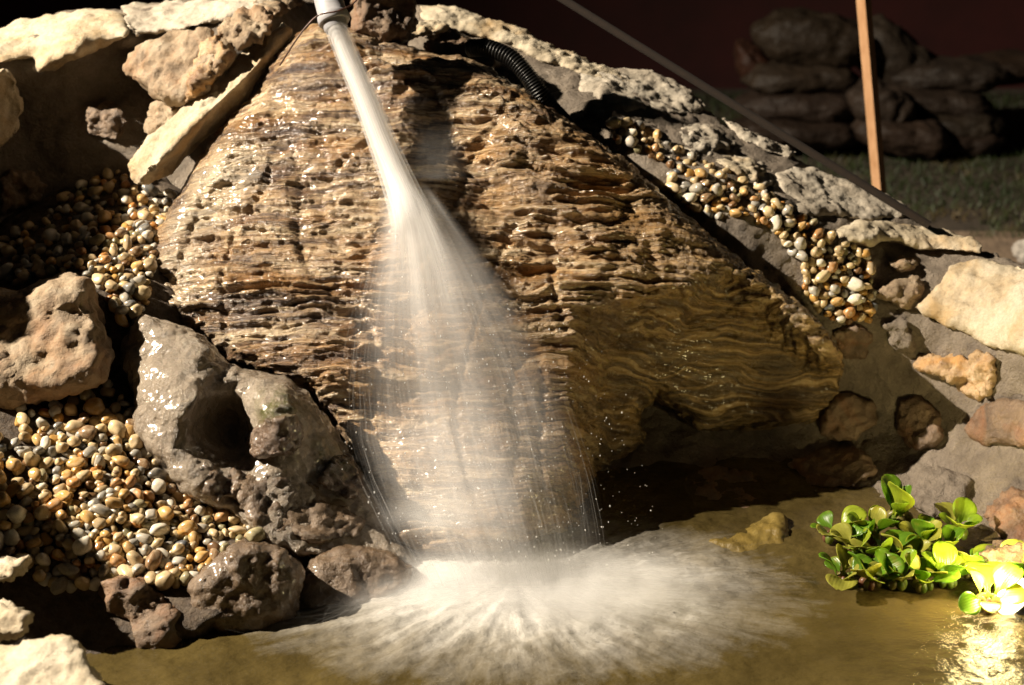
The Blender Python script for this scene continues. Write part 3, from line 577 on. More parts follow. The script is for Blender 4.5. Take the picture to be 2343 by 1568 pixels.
def grass():
    n = 26000; x = rng.uniform(.2, 3.6, n); y = rng.uniform(5.35, 8.1, n); keep = (pn(np.stack((x*3, y*3, 0*x), -1), 5) > -.25) | (y > 5.8); x, y = x[keep], y[keep]
    n2 = 1500; x = np.concatenate((x, rng.uniform(1.1, 2.2, n2))); y = np.concatenate((y, rng.uniform(4.2, 4.55, n2))); n = len(x)
    h = rng.uniform(.018, .045, n); a = rng.uniform(0, 2*math.pi, n); w_ = rng.uniform(.002, .004, n); lx = rng.normal(0, .02, n); ly = rng.normal(0, .02, n)
    z0 = np.full(n, GZ); dx = np.cos(a)*w_; dy = np.sin(a)*w_
    V = np.stack((np.stack((x-dx, y-dy, z0), -1), np.stack((x+dx, y+dy, z0), -1), np.stack((x+lx, y+ly, z0+h), -1)), 1).reshape(-1, 3)
    m, nt, b = mat_new('grass_blades'); P = pos(nt); c = ramp(nt, noise(nt, P, 2.2, 4), [(.38, (.013, .026, .003)), (.52, (.022, .036, .004)), (.62, (.09, .06, .022))]); nt.links.new(c, b.inputs['Base Color']); b.inputs['Roughness'].default_value = .6
    o = link('grass', fast_mesh('grass', V, np.arange(3*n).reshape(-1, 3), False), m); tag(o, 'short dark grass lawn in front of the stacked sacks', 'grass', kind='stuff')
grass()
stone('block', [(2322,560),(2345,552),(2400,556),(2400,604),(2340,602),(2320,585)], 4.6, (0, -.9, .4), .1, mat='grey_stone', seed=230, label='small pale block on the bare path at right edge', cat='block')

# ------------------------------------------------------------------ pond water
IMP = at_z(1170, 1345, 0.0)
def water():
    nx, ny = 620, 420; x0, x1, y0, y1 = -1.5, 1.6, .9, 2.95
    X, Yg = np.meshgrid(np.linspace(x0, x1, nx+1), np.linspace(y0, y1, ny+1)); V = np.stack((X.ravel(), Yg.ravel(), np.zeros(X.size)), -1)
    dx = (V[:, 0]-IMP[0])/1.6; dy = V[:, 1]-IMP[1]; r = np.hypot(dx, dy); th = np.arctan2(dy, dx)
    am = np.exp(-r/.30)
    rad = pn(np.stack((th*9, r*14, 0*r), -1), 3)+.5*pn(np.stack((th*22, r*30, 0*r), -1), 4)
    V[:, 2] = (.005*am+.0015)*rad + .005*fbm(V*16, 4, 6)*(.3+am) + .0030*fbm(V*np.array((20, 40, 1)), 3, 16)*(.5+am) + .014*np.exp(-(r/.16)**2)
    i = np.arange(nx*ny); q = i//nx; c = i % nx; a = q*(nx+1)+c
    m, nt, b = mat_new('murky_water'); P = pos(nt)
    sub = N_(nt, 'ShaderNodeVectorMath', operation='SUBTRACT'); nt.links.new(P, sub.inputs[0]); sub.inputs[1].default_value = tuple(IMP)
    mp = mapping(nt, sub.outputs[0], scale=(1/1.6, 1, 1)); sx = N_(nt, 'ShaderNodeSeparateXYZ'); nt.links.new(mp, sx.inputs[0])
    rr = math_(nt, 'SQRT', math_(nt, 'ADD', math_(nt, 'POWER', sx.outputs[0], 2), math_(nt, 'POWER', sx.outputs[1], 2)))
    tt = math_(nt, 'ARCTAN2', sx.outputs[0], math_(nt, 'MULTIPLY', sx.outputs[1], -1))
    cx = N_(nt, 'ShaderNodeCombineXYZ'); nt.links.new(math_(nt, 'MULTIPLY', tt, 5), cx.inputs[0]); nt.links.new(math_(nt, 'MULTIPLY', rr, 7), cx.inputs[1])
    cx2 = N_(nt, 'ShaderNodeCombineXYZ'); nt.links.new(math_(nt, 'MULTIPLY', tt, 26), cx2.inputs[0]); nt.links.new(math_(nt, 'MULTIPLY', rr, 16), cx2.inputs[1])
    st = math_(nt, 'ADD', math_(nt, 'MULTIPLY', noise(nt, cx.outputs[0], 1, 4, .6), .38), math_(nt, 'ADD', math_(nt, 'MULTIPLY', noise(nt, cx2.outputs[0], 1, 4, .7), .27), math_(nt, 'MULTIPLY', noise(nt, P, 11, 6, .7, .6), .35)))
    fall = N_(nt, 'ShaderNodeMapRange'); nt.links.new(rr, fall.inputs[0]); fall.inputs[1].default_value = .03; fall.inputs[2].default_value = .44; fall.inputs[3].default_value = .55; fall.inputs[4].default_value = -.40
    fm = math_(nt, 'ADD', math_(nt, 'MULTIPLY_ADD', st, .95, .02), fall.outputs[0]); foam = ramp(nt, fm, [(.36, (0, 0, 0)), (.62, (.22,)*3), (1.0, (.82,)*3)])
    murk = ramp(nt, noise(nt, P, 5, 4), [(.35, (.066, .048, .016)), (.65, (.118, .087, .029))])
    nt.links.new(mixc(nt, foam, murk, (.80, .79, .76)), b.inputs['Base Color'])
    nt.links.new(ramp(nt, foam, [(0, (.10,)*3), (.6, (.7,)*3)]), b.inputs['Roughness']); b.inputs['IOR'].default_value = 1.33
    nt.links.new(ramp(nt, foam, [(0, (.80,)*3), (.4, (1,)*3)]), b.inputs['Alpha'])
    h = bump(nt, st, .008, .5); h = bump(nt, noise(nt, mapping(nt, P, scale=(1, 1.7, 1)), 42, 5, .62), .0075, .6, h); nt.links.new(h, b.inputs['Normal'])
    o = link('water', fast_mesh('water', V, np.stack((a, a+1, a+nx+2, a+nx+1), -1)), m); tag(o, kind='structure')
water()

# ------------------------------------------------------------------ falling water
def spray_mat(name, alpha, streak=None):
    m, nt, b = mat_new(name); nt.nodes.remove(b); out = nt.nodes['Material Output']
    d = N_(nt, 'ShaderNodeBsdfDiffuse'); d.inputs[0].default_value = (.93, .93, .93, 1); t = N_(nt, 'ShaderNodeBsdfTranslucent'); t.inputs[0].default_value = (.93, .93, .93, 1)
    ms = N_(nt, 'ShaderNodeMixShader'); ms.inputs[0].default_value = .45; nt.links.new(d.outputs[0], ms.inputs[1]); nt.links.new(t.outputs[0], ms.inputs[2])
    tr = N_(nt, 'ShaderNodeBsdfTransparent'); mx = N_(nt, 'ShaderNodeMixShader'); nt.links.new(tr.outputs[0], mx.inputs[1]); nt.links.new(ms.outputs[0], mx.inputs[2]); nt.links.new(mx.outputs[0], out.inputs[0])
    if streak is None: mx.inputs[0].default_value = alpha
    else:
        uv = N_(nt, 'ShaderNodeUVMap'); uv.uv_map = 'flow'; n1 = noise(nt, mapping(nt, uv.outputs[0], scale=streak[0]), 1, 5, .65); n2 = noise(nt, mapping(nt, uv.outputs[0], scale=streak[1]), 1, 3, .6)
        f = math_(nt, 'ADD', math_(nt, 'MULTIPLY', n1, .6), math_(nt, 'MULTIPLY', n2, .4)); f = ramp(nt, f, [(.24, (.12,)*3), (.76, (1, 1, 1))])
        at_ = N_(nt, 'ShaderNodeAttribute'); at_.attribute_name = 'cover'
        nt.links.new(math_(nt, 'MULTIPLY', math_(nt, 'MULTIPLY', f, at_.outputs['Fac']), alpha, clamp=True), mx.inputs[0])
    return m
def flow_mesh(name, V, F, uv, cover):
    me = fast_mesh(name, V, F); l = me.uv_layers.new(name='flow'); vi = np.empty(len(me.loops), np.int32); me.loops.foreach_get('vertex_index', vi)
    l.data.foreach_set('uv', uv[vi].astype(np.float32).ravel()); a = me.attributes.new('cover', 'FLOAT', 'POINT'); a.data.foreach_set('value', cover.astype(np.float32)); return me
wf = empty('waterfall', tuple(at(1000, 1300, 2.42)*np.array((1, 1, 0))), 'white stream spouting from the grey pipe and fanning down the boulder into the pond', 'waterfall')
O = np.array(wf.location)
# jet
jc = spline([at(768,62,2.985), at(800,140,2.955), at(838,230,2.915), at(876,330,2.87), at(908,410,2.825), at(935,480,2.775), at(952,530,2.75)], 60)
jt = np.linspace(0, 1, 60)
M['jet'] = spray_mat('jet_water', .95, ((10, 2.2, 1), (34, 4, 1)))
def jet(name, rs, alpha_edge, mat):
    R = rs*(.021+.008*jt+.016*jt**3); sides = 36; P = jc[None]; me0 = tube_mesh('t', P, R[None], sides); V = get_v(me0)-O; idx = np.arange(60*sides).reshape(60, sides); bpy.data.meshes.remove(me0)
    a, b = idx[:-1], idx[1:]; F = np.stack((a, np.roll(a, -1, 1), np.roll(b, -1, 1), b), -1).reshape(-1, 4)
    q = np.abs(np.linspace(-1, 1, sides, endpoint=False)); uv = np.stack((np.tile(q, 60), np.repeat(jt, sides)), -1)
    cov = np.repeat(alpha_edge*(1-sm((jt-.82)/.18)), sides); return link(name, flow_mesh(name, V, F, uv, cov), mat, wf)
jet('jet', .62, 1.3, M['jet']); jet('jet', .85, .7, M['jet']); jet('jet', 1.05, .38, M['jet'])
# veil: sheets standing off the rock, at several distances
py_k = [400, 520, 620, 700, 800, 900, 1000, 1100, 1200, 1300, 1350]
lf_k = [872, 862, 832, 812, 796, 786, 790, 820, 868, 925, 950]; rt_k = [962, 1050, 1122, 1172, 1228, 1278, 1310, 1338, 1358, 1372, 1380]
def lf(y): return np.interp(y, py_k, lf_k)
def rt(y): return np.interp(y, py_k, rt_k)
b_smooth = lambda px, py: b_plane(px, py)+b_soft(px, py)
def off(py, k): return .03+.05*k + (.02+.03*k)*np.clip((py-480)/800, 0, 1)
def veil(k, seed, strength):
    ns, nq = 80, 70; S, Q = np.meshgrid(np.linspace(0, 1, ns), np.linspace(-.06, 1.06, nq), indexing='ij'); py = 410+S*930
    px = lf(py)+(rt(py)-lf(py))*Q; Y = b_smooth(px, py)-off(py, k) + .012*pn(np.stack((Q.ravel()*5, S.ravel()*2.5, 0*Q.ravel()+seed), -1), seed).reshape(Q.shape)
    Y = np.minimum(Y, 2.8); V = at(px, py, Y).reshape(-1, 3); V[:, 2] = np.maximum(V[:, 2], -.01); V = V-O
    idx = np.arange(ns*nq).reshape(ns, nq); F = np.stack((idx[:-1, :-1], idx[:-1, 1:], idx[1:, 1:], idx[1:, :-1]), -1).reshape(-1, 4)
    e = sm((Q+.06)/.42)*sm((1.06-Q)/.26)*sm(S/.07); core = .50+.75*np.exp(-((Q-.46)/.24)**2); top = .66+1.75*np.exp(-(S/.27)**2)
    uv = np.stack((Q.ravel()+seed*.37, S.ravel()+seed*1.3), -1)
    return flow_mesh('veil', V, F, uv, (e*core*top*strength).ravel())
M['veil'] = spray_mat('veil_water', .34, ((11, .6, 1), (30, .9, 1)))
for k in range(5): link('veil', veil(k/4, k+1, .8), M['veil'], wf)
# strands
def strands(n, seed):
    g = np.random.default_rng(seed); Sg = 14; q = np.clip(g.beta(2.5, 2.7, n)*1.2-.1, -.1, 1.1); s0 = 460+g.random(n)**1.1*760; ln = 90+g.random(n)*330; k = g.random(n)*1.2
    t = np.linspace(0, 1, Sg)[None]; py = np.minimum(s0[:, None]+ln[:, None]*t, 1345); px = lf(py)+(rt(py)-lf(py))*q[:, None]+g.normal(0, 4, (n, 1))+g.normal(0, 9, (n, 1))*(t-.5)
    Y = np.minimum(b_smooth(px, py)-off(py, k[:, None]), 2.8); P = at(px, py, Y); P[..., 2] = np.maximum(P[..., 2], -.01)
    R = (.00022+.0004*g.random((n, 1))**2)*np.sin(math.pi*np.clip(t, .03, .97))**.8
    return tube_mesh('strands', P-O, R+0*py, 3)
M['strand'] = spray_mat('strand_water', .07)
tag(link('strands', strands(850, 5), M['strand'], wf), kind='stuff')
# drops
def drops(n, seed):
    g = np.random.default_rng(seed); bm = bmesh.new(); bmesh.ops.create_icosphere(bm, subdivisions=1, radius=1); B = np.array([v.co[:] for v in bm.verts]); F0 = np.array([[v.index for v in f.verts] for f in bm.faces]); bm.free()
    py = 620+g.random(n)**.8*700; px = lf(py)-30+(rt(py)-lf(py)+150+g.normal(0, 30, n))*g.random(n); Y = np.minimum(b_smooth(px, py)-.04-.22*g.random(n), 2.75); C = at(px, py, Y); C[:, 2] = np.maximum(C[:, 2], .004)
    r = .0004+.0008*g.random(n)**3; st = np.array((1, 1, 1))[None]+np.array((0, 0, 1.6))*g.random((n, 1))
    V = C[:, None]+B[None]*r[:, None, None]*st[:, None]; F = F0[None]+(np.arange(n)*len(B))[:, None, None]
    return fast_mesh('drops', V.reshape(-1, 3)-O, F.reshape(-1, 3))
M['drop'] = spray_mat('drop_water', .8)
tag(link('drops', drops(700, 9), M['drop'], wf), kind='stuff')
# splash: fine ballistic streaks thrown outwards from where the fan meets the pond
def splash(n, seed):
    g = np.random.default_rng(seed); Sg = 9; bx = 930+g.random(n)*480; by = 1375-g.random(n)*75-(bx-960)*.07; Y = at_z(bx, by, 0)
    th = g.uniform(-math.pi*1.02, math.pi*.02, n); near = g.random(n)**1.6
    L_ = .03+.22*near; hgt = (.006+.035*g.random(n)**2)*(1-.5*near); s0 = g.random(n)**2*.6*L_
    t = np.linspace(0, 1, Sg)[None]; r = s0[:, None]+(L_*(.35+.3*g.random(n)))[:, None]*t; fr = r/(L_[:, None]+.12)
    tw = th[:, None]+g.normal(0, .38, (n, 1))*t; x = Y[:, 0, None]+np.cos(tw)*r*1.5+g.normal(0, .0017, (n, Sg)); y = Y[:, 1, None]+np.sin(tw)*r*.95+g.normal(0, .0017, (n, Sg)); z = .008+4*hgt[:, None]*np.clip(fr*(1-fr), 0, 1)
    P = np.stack((x, y, z), -1); R = (.00025+.00055*g.random((n, 1))**2)*np.sin(math.pi*np.clip(t, .02, .98))**.8+0*z
    return tube_mesh('splash', P, R, 3)
M['splash'] = spray_mat('splash_water', .045)
tag(link('splash', splash(8000, 3), M['splash']), 'white feathery splash spreading over the pond at the foot of the falling water', 'splash', kind='stuff')
# mist: a low dome of fine spray where the fan hits
def mist(c, R, dens, label, powr=1.6):
    bm = bmesh.new(); bmesh.ops.create_icosphere(bm, subdivisions=4, radius=1)
    for v in bm.verts: v.co = Vector((v.co.x*R[0], v.co.y*R[1], max(v.co.z, -.06)*R[2]))
    o = bm_obj('mist', bm, None, smooth=True); o.location = c
    m = bpy.data.materials.new('spray_mist'); m.use_nodes = True; nt = m.node_tree; nt.nodes.remove(nt.nodes['Principled BSDF']); v = N_(nt, 'ShaderNodeVolumePrincipled'); v.inputs['Color'].default_value = (.985, .985, .985, 1)
    tc = N_(nt, 'ShaderNodeTexCoord'); mp = mapping(nt, tc.outputs['Object'], scale=(1/R[0], 1/R[1], 1/R[2])); ln = N_(nt, 'ShaderNodeVectorMath', operation='LENGTH'); nt.links.new(mp, ln.inputs[0])
    f = N_(nt, 'ShaderNodeMapRange'); nt.links.new(ln.outputs['Value'], f.inputs[0]); f.inputs[1].default_value = 1; f.inputs[2].default_value = 0; f.inputs[3].default_value = 0; f.inputs[4].default_value = 1
    n = noise(nt, tc.outputs['Object'], 15, 3); d = math_(nt, 'MULTIPLY', math_(nt, 'POWER', f.outputs[0], powr), math_(nt, 'MULTIPLY', ramp(nt, n, [(.32, (.1,)*3), (.68, (1,)*3)]), dens))
    nt.links.new(d, v.inputs['Density']); nt.links.new(v.outputs[0], nt.nodes['Material Output'].inputs['Volume']); o.data.materials.append(m)
    tag(o, label, 'mist', kind='stuff')
mist(at_z(1210, 1365, 0), (.42, .17, .07), 62.0, 'soft white mist hanging low over the splash in the pond')
mist(at(995, 1195, 2.36), (.11, .06, .08), 28.0, 'small white puff of spray where water hits the round rock', 1.3)
mist(at(1000, 400, 2.80), (.06, .035, .12), 5.0, 'faint grey mist right of the jet, above where it strikes the boulder', 1.0)

# ------------------------------------------------------------------ pond lamp and floating plants
pl_p = at_z(2352, 1392, -.012)
def pond_lamp():
    r = empty('pond_lamp', tuple(pl_p), 'lit pond lamp glaring white at the right edge beside the floating plants', 'lamp')
    d = np.array((-.6, -.05, .5)); d /= np.linalg.norm(d); q = Vector(d).to_track_quat('Z', 'Y')
    bm = bmesh.new(); bmesh.ops.create_cone(bm, cap_ends=True, segments=32, radius1=.024, radius2=.04, depth=.07); o = bm_obj('housing', bm, M['black'], r, True); o.rotation_euler = q.to_euler()
    bm = bmesh.new(); bmesh.ops.create_cone(bm, cap_ends=True, segments=32, radius1=.036, radius2=.033, depth=.008); o = bm_obj('lens', bm, None, r); o.rotation_euler = q.to_euler(); o.location = Vector(d)*.042
    m, nt, b = mat_new('lit_lens'); b.inputs['Emission Color'].default_value = (1, .84, .45, 1); b.inputs['Emission Strength'].default_value = 18; o.data.materials.append(m)
    l = bpy.data.lights.new('pond_lamp_light', 'POINT'); lo = bpy.data.objects.new('pond_lamp_light', l); COL.objects.link(lo); lo.parent = r; lo.location = Vector(d)*.085+Vector((0, 0, .035))
    l.energy = 6.5; l.color = (1, .80, .36); l.shadow_soft_size = .03
pond_lamp()

def leaf_mesh(seed):
    g = random.Random(seed); ns, nw = 12, 9; V = []
    for i in range(ns):
        t = i/(ns-1); wd = .07+.46*math.sin(math.pi*min(1, max(0, (t-.18)/.83)*.97+.02))**.6*(t > .18)*(.75+.3*t)-.05*(t > .97)
        for j in range(nw):
            s = j/(nw-1)*2-1; V.append((s*wd, t*1.15, .16*math.sin(t*2.4)+.24*wd*s*s-.10*t*t+.02*math.sin(6*t+4*s+seed)))
    idx = np.arange(ns*nw).reshape(ns, nw); F = np.stack((idx[:-1, :-1], idx[:-1, 1:], idx[1:, 1:], idx[1:, :-1]), -1).reshape(-1, 4)
    me = fast_mesh('leaf', V, F); bm = bmesh.new(); bm.from_mesh(me); bmesh.ops.recalc_face_normals(bm, faces=bm.faces); bmesh.ops.solidify(bm, geom=list(bm.faces), thickness=.014)
    for f in bm.faces: f.smooth = True
    bm.to_mesh(me); bm.free(); return me
m, nt, b = mat_new('leaf_green'); oi = N_(nt, 'ShaderNodeObjectInfo'); tc = N_(nt, 'ShaderNodeTexCoord')
c = mixc(nt, .7, oi.outputs['Color'], ramp(nt, noise(nt, tc.outputs['Object'], 4, 4), [(.3, (.6, .6, .5)), (.7, (1, 1, 1))]), 'MULTIPLY'); c = mixc(nt, ramp(nt, noise(nt, pos(nt), 45, 4, .6), [(.55, (0, 0, 0)), (.7, (.7,)*3)]), c, (.36, .30, .05)); nt.links.new(c, b.inputs['Base Color']); b.inputs['Roughness'].default_value = .32
wv = N_(nt, 'ShaderNodeTexWave', wave_type='BANDS', bands_direction='X'); wv.inputs['Scale'].default_value = 3; nt.links.new(tc.outputs['Object'], wv.inputs['Vector']); nt.links.new(bump(nt, wv.outputs['Fac'], .01, .08), b.inputs['Normal'])
tl = N_(nt, 'ShaderNodeBsdfTranslucent'); nt.links.new(c, tl.inputs[0]); ms = N_(nt, 'ShaderNodeMixShader'); ms.inputs[0].default_value = .48; nt.links.new(b.outputs[0], ms.inputs[1]); nt.links.new(tl.outputs[0], ms.inputs[2]); nt.links.new(ms.outputs[0], nt.nodes['Material Output'].inputs[0]); M['leaf'] = m
leaves = [leaf_mesh(s) for s in range(4)]
for me in leaves: me.materials.append(m)
def bulb_me():
    bm = bmesh.new(); bmesh.ops.create_uvsphere(bm, u_segments=14, v_segments=10, radius=1)
    for v in bm.verts: k = 1-.45*max(0, v.co.z); v.co.x *= k; v.co.y *= k
    for f in bm.faces: f.smooth = True
    me = bpy.data.meshes.new('bulb'); bm.to_mesh(me); bm.free(); me.materials.append(M['leaf']); return me
BULB = bulb_me()
GREEN = [(.19, .38, .02), (.32, .48, .03), (.15, .30, .02), (.42, .52, .04), (.48, .48, .08)]
def plant(px, py, z, sc, n, seed, label, tilt=(.35, 1.0), extra=()):
    g = random.Random(seed); p = at_z(px, py, z); sc *= 1.2; r = empty('floating_plant', tuple(p), label, 'plant', 'floating water plants by the pond lamp')
    a0 = g.random()*6.28
    for k in range(n):
        az = a0+k*2.4+g.uniform(-.3, .3); el = g.uniform(*tilt)+g.gauss(0, .15); s = sc*g.uniform(.6, 1.2)
        o = bpy.data.objects.new('leaf', leaves[g.randrange(4)]); COL.objects.link(o); o.parent = r; o.scale = (s, s, s); o.rotation_euler = (el, g.gauss(0, .3), az); d = Vector((-math.sin(az), math.cos(az), 0))
        o.location = d*sc*.28+Vector((0, 0, sc*.30)); c = g.choice(GREEN); o.color = (*c, 1)
        bu = bpy.data.objects.new('bulb', BULB); COL.objects.link(bu); bu.parent = r; bu.location = d*sc*.24+Vector((0, 0, sc*.16)); bu.scale = (sc*.17, sc*.17, sc*.26); bu.rotation_euler = (el*.6, 0, az)
        c = g.choice([(.22, .30, .05), (.30, .26, .08), (.26, .12, .07), (.18, .26, .04)]); bu.color = (*c, 1)
for k, a in enumerate([
  (1990,1232,.016,.044,6,'tall bright green plant, highest of the floating cluster at its left', (.7, 1.35)),
  (2055,1195,.03,.052,4,'dark olive plant standing at the back of the floating cluster', (1.1, 1.45)),
  (2110,1250,.012,.036,7,'small leafed green plant at back right of the floating cluster', (.5, 1.2)),
  (2190,1225,.016,.038,6,'green plant against the stone bank at the right back of the cluster', (.5, 1.2)),
  (2160,1270,.008,.032,7,'tiny leafed plant with reddish bulbs between the two back right plants', (.5, 1.2)),
  (1905,1235,.005,.040,5,'dim shaded green plant set apart at left behind the cluster', (.4, 1.1)),
  (1955,1272,.006,.040,5,'broad leafed green plant at the left edge of the cluster, above the front row', (.3, 1.0)),
  (2025,1285,.006,.038,7,'bright green plant in the middle of the floating cluster', (.35, 1.1)),
  (2080,1290,.006,.036,7,'yellow green plant right of the middle plant in the cluster', (.35, 1.1)),
  (1930,1335,.004,.040,6,'pale tipped plant at the left front corner of the floating cluster', (.25, 1.0)),
  (1990,1338,.004,.038,7,'round leafed plant second from left along the front of the cluster', (.3, 1.1)),
  (2050,1340,.004,.036,7,'plant with dull bulbs at the front middle of the floating cluster', (.3, 1.0)),
  (2110,1345,.004,.036,6,'dark leafed plant at the front, fourth from left of the cluster', (.3, 1.0)),
  (2165,1335,.004,.036,7,'yellowish plant at the front, right of the dark leafed one', (.25, 1.0)),
  (2215,1312,.004,.034,6,'small plant between the cluster and the stone bank beside the glare', (.3, 1.1)),
  (2300,1330,.004,.036,6,'pale yellow plant behind the lamp glare at right edge', (.3, 1.1)),
  (2258,1388,.002,.048,6,'vivid yellow green plant nearest the pond lamp glare', (.15, .8))]):
    plant(*a[:5], 40+k, a[5], a[6])

# ------------------------------------------------------------------ pebbles
def pebble_mesh(seed):
    bm = bmesh.new(); bmesh.ops.create_icosphere(bm, subdivisions=3, radius=1); V = np.array([v.co[:] for v in bm.verts]); V = V*(1+.22*pn(V*1.1+seed*3.3, seed)+.05*pn(V*2.6, seed+4))[:, None]
    for v, p in zip(bm.verts, V): v.co = p
    for f in bm.faces: f.smooth = True
    me = bpy.data.meshes.new('pebble'); bm.to_mesh(me); bm.free(); return me
m, nt, b = mat_new('pebble'); oi = N_(nt, 'ShaderNodeObjectInfo'); tc = N_(nt, 'ShaderNodeTexCoord')
va = N_(nt, 'ShaderNodeVectorMath', operation='ADD'); nt.links.new(tc.outputs['Object'], va.inputs[0]); nt.links.new(oi.outputs['Location'], va.inputs[1])
n1 = noise(nt, va.outputs[0], 1.6, 5, .6, .4); c = mixc(nt, ramp(nt, n1, [(.35, (0, 0, 0)), (.7, (1, 1, 1))]), oi.outputs['Color'], mixc(nt, .5, oi.outputs['Color'], (.62, .52, .36)))
c = mixc(nt, .5, c, ramp(nt, noise(nt, va.outputs[0], 7, 4), [(.3, (.55,)*3), (.6, (1,)*3)]), 'MULTIPLY'); nt.links.new(c, b.inputs['Base Color'])
nt.links.new(ramp(nt, noise(nt, pos(nt), 9, 3), [(.4, (.10,)*3), (.6, (.35,)*3)]), b.inputs['Roughness']); b.inputs['Subsurface Weight'].default_value = 0
M['pebble'] = m
pebs = [pebble_mesh(s) for s in range(10)]
for me in pebs: me.materials.append(m)
PAL = {'cream': (.58, .44, .24), 'white': (.72, .67, .56), 'amber': (.54, .31, .09), 'orange': (.44, .20, .055), 'tan': (.48, .35, .19), 'grey': (.30, .28, .24), 'slate grey': (.13, .135, .14), 'brown': (.20, .11, .05), 'olive': (.27, .24, .13), 'pale grey': (.46, .43, .37)}
PW = [('cream', 24), ('white', 8), ('amber', 15), ('orange', 7), ('tan', 18), ('grey', 6), ('slate grey', 3), ('brown', 7), ('olive', 5), ('pale grey', 8)]
BEDS = [  # name, polygon, surface, spacing px, radius m, group, place words (left, right), (upper, lower)
  ('lit heap', [(100,985),(160,972),(250,985),(300,985),(330,1030),(400,1100),(450,1150),(540,1180),(610,1240),(560,1245),(480,1290),(430,1340),(340,1340),(250,1330),(160,1290),(90,1250),(60,1190),(80,1120),(110,1060)], lb_surf, 27.5, .0112, 'pebbles in the lit heap at lower left', 'the lit heap'),
  ('shaded edge', [(-10,1000),(100,990),(105,1060),(75,1130),(55,1200),(90,1260),(150,1300),(240,1340),(120,1350),(-10,1260)], lb_surf, 40, .0135, 'pebbles in the dark beside the lit heap', 'the dark patch beside the lit heap'),
  ('gap below rock', [(30,930),(150,930),(250,880),(300,930),(305,985),(160,970),(60,990)], lb_surf, 40, .013, 'pebbles in the dark beside the lit heap', 'the dark gap under the craggy rock'),
  ('bright band', [(30,650),(120,605),(220,590),(260,560),(330,500),(385,480),(380,540),(350,600),(340,680),(320,725),(290,760),(268,730),(235,660),(180,618),(120,622),(60,655)], lb_surf, 26, .0106, 'pebbles in the bright band left of the boulder', 'the bright band beside the boulder'),
  ('dim slope', [(-10,640),(-10,560),(100,500),(200,420),(270,390),(330,430),(400,440),(390,500),(350,540),(260,560),(215,588),(120,600),(30,645)], lb_surf, 30, .0115, 'pebbles on the dim slope under the left wall', 'the dim slope under the wall'),
  ('right strip', [(1380,292),(1440,282),(1500,318),(1560,350),(1640,388),(1740,430),(1790,470),(1860,520),(1980,575),(1992,640),(2002,700),(1985,735),(1920,742),(1870,715),(1830,660),(1840,610),(1760,520),(1700,500),(1640,500),(1580,480),(1530,440),(1530,390),(1470,350),(1410,325)], rw_surf, 26, .0105, 'pebbles in the strip along the right bank', 'the strip along right bank')]
HAND = {'lit heap': [(512,1186,'orange',1.5),(395,1098,'cream',1.15),(205,1190,'amber',1.2),(265,1160,'amber',1.2),(280,1060,'amber',1.3),(340,1040,'white',1.2),(175,985,'tan',1.2),(350,1330,'tan',1.4),(210,1040,'grey',1.1),(300,1110,'orange',1.1),(150,1140,'amber',1.1)],
 'right strip': [(1950,660,'white',1.6),(1950,695,'white',1.4),(1940,722,'orange',1.2),(1985,716,'amber',1.3),(1575,462,'white',1.5),(1900,620,'orange',1.2),(1440,312,'white',1.3),(1880,640,'cream',1.3),(1830,525,'amber',1.2),(1775,475,'cream',1.3),(1430,292,'cream',1.3),(1600,405,'amber',1.2)],
 'bright band': [(60,640,'cream',1.3),(300,700,'slate grey',1.2),(298,672,'slate grey',1.3),(290,690,'grey',1.1),(320,650,'grey',1.2)]}
def poisson(poly, r, g, pre):
    P = np.array(poly, float); lo, hi = P.min(0), P.max(0); n = int((hi[0]-lo[0])*(hi[1]-lo[1])/(r*r)*14); c = lo+g.random((n, 2))*(hi-lo); c = c[inside(c[:, 0], c[:, 1], poly)]
    out = [np.array(p) for p in pre]
    for q in c:
        if all((q[0]-o[0])**2+((q[1]-o[1])*1.25)**2 > r*r for o in out): out.append(q)
    return out
plist = []; fill = []
g = np.random.default_rng(77); names = [n for n, _ in PW]; wts = np.array([w for _, w in PW], float); wts /= wts.sum()
for bname, poly, surf, sp, rad, grp, place in BEDS:
    hand = HAND.get(bname, []); pts = poisson(poly, sp, g, [(h[0], h[1]) for h in hand])
    cen = np.mean(poly, 0); ext = np.ptp(np.array(poly), axis=0)
    for k, q in enumerate(pts):
        col = hand[k][2] if k < len(hand) else names[g.choice(len(names), p=wts)]; s = hand[k][3] if k < len(hand) else float(np.clip(g.normal(1, .27), .58, 1.5))
        plist.append(dict(q=q, Y=float(surf(q[0:1], q[1:2])[0]), col=col, s=s, rad=rad, grp=grp, place=place, bed=bname, rel=((q[0]-cen[0])/ext[0], (q[1]-cen[1])/ext[1])))
    for q in poisson(poly, sp*.66, g, []): fill.append((q, float(surf(q[0:1], q[1:2])[0]), rad))
big = sorted(plist, key=lambda d: -(d['s']*d['rad']/d['Y']))[:300]; keep = set(id(d) for d in big)
for d in plist:
    if id(d) not in keep: fill.append((d['q'], d['Y']-.006, d['rad']))
plist = big
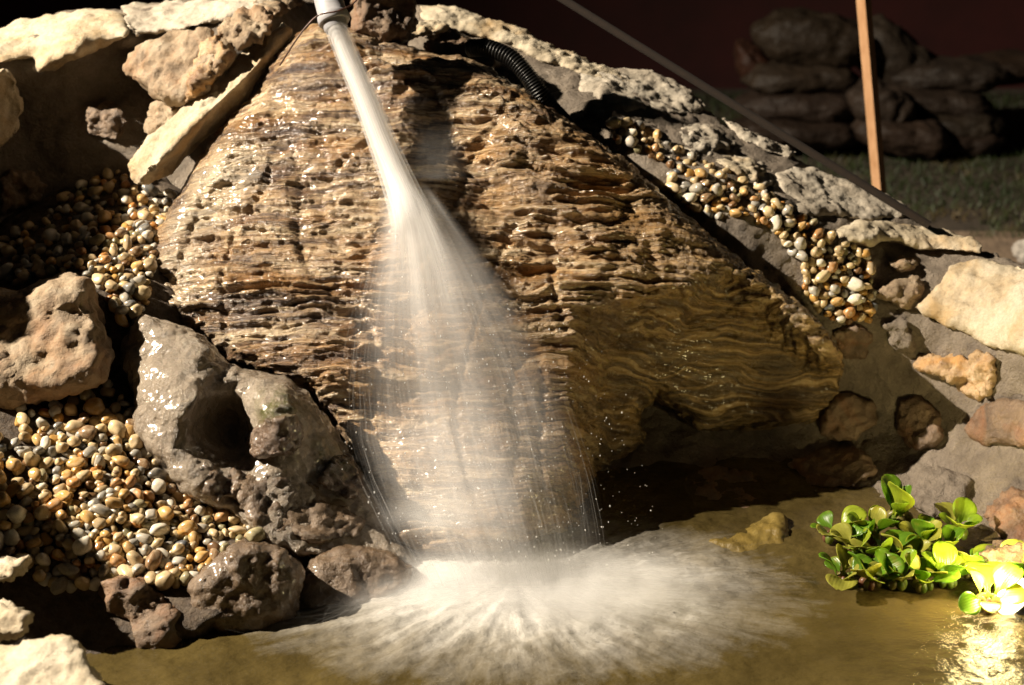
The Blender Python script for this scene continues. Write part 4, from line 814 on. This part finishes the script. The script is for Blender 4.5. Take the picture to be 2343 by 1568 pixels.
# words
def words(d):
    fx, fy = d['rel']; d['size'] = 'big' if d['s'] > 1.18 else ('small' if d['s'] < .86 else 'medium')
    e = d['elong']; d['shape'] = 'round' if e < 1.16 else ('oval' if e < 1.42 else 'long')
    d['zone'] = ('upper ' if fy < -.17 else 'lower ' if fy > .17 else 'middle ')+('left' if fx < -.17 else 'right' if fx > .17 else 'centre')
    return f"{d['size']} {d['shape']} {d['col']} pebble, {d['zone']} of {d['place']}"
for d in plist:
    d['elong'] = float(np.clip(g.normal(1.36, .24), 1.0, 1.9)); d['lab'] = words(d)
from collections import defaultdict
by = defaultdict(list)
for d in plist: by[d['lab']].append(d)
ORD = {2: ['left', 'right'], 3: ['leftmost', 'middle', 'rightmost'], 4: ['leftmost', 'second from left', 'second from right', 'rightmost']}
for lab, ds in by.items():
    if 2 <= len(ds) <= 4:
        for wd, d in zip(ORD[len(ds)], sorted(ds, key=lambda d: d['q'][0])): d['lab'] = lab+f", {wd} such"
for d in plist:
    p = at(d['q'][0], d['q'][1], d['Y']); r = d['rad']*d['s']*1.0; e = d['elong']; flat = g.uniform(.62, .9)
    o = bpy.data.objects.new('pebble', pebs[g.integers(10)]); COL.objects.link(o); o.location = (p[0], p[1]-.008, p[2]+.004+r*flat*.5)
    o.scale = (r*e**.55, r/e**.45, r*flat); o.rotation_euler = (g.normal(0, .45)+.3, g.normal(0, .45), g.uniform(0, 6.28)); c = np.array(PAL[d['col']])*g.uniform(.85, 1.15); o.color = (*np.clip(c, 0, .85), 1)
    tag(o, d['lab'], 'pebble', d['grp'])
# the smaller stones filling in underneath, one mass
VV, FF, TT, n0 = [], [], [], 0; B = get_v(pebs[1]); F0 = np.array([list(p.vertices) for p in pebs[1].polygons])
for q, Y, rad in fill:
    p = at(q[0], q[1], Y); r = rad*g.uniform(.55, 1.05); Rm = np.array(Matrix.Rotation(g.uniform(0, 6.28), 3, Vector(g.normal(size=3)).normalized())); VV.append((B*np.array((r*1.2, r*.95, r*.75)))@Rm.T+p+np.array((0, -.004, .003))); FF.append(F0+n0); n0 += len(B); tc_ = np.array(PAL[names[g.choice(len(names), p=wts)]])*g.uniform(.7, 1.05); TT.append(np.tile(np.append(tc_, 1), (len(B), 1)))
m, nt, b = mat_new('small_gravel'); ta = N_(nt, 'ShaderNodeAttribute'); ta.attribute_name = 'tint'
nt.links.new(mixc(nt, .5, ta.outputs['Color'], ramp(nt, noise(nt, pos(nt), 120, 4), [(.3, (.5,)*3), (.65, (1,)*3)]), 'MULTIPLY'), b.inputs['Base Color']); b.inputs['Roughness'].default_value = .3
gm = fast_mesh('gravel', np.vstack(VV), np.vstack(FF)); ga = gm.attributes.new('tint', 'FLOAT_COLOR', 'POINT'); ga.data.foreach_set('color', np.vstack(TT).astype(np.float32).ravel())
o = link('gravel', gm, m); tag(o, 'smaller rounded gravel filling in between the pebbles', 'gravel', kind='stuff')
print('pebbles', len(plist), 'fill', len(fill))
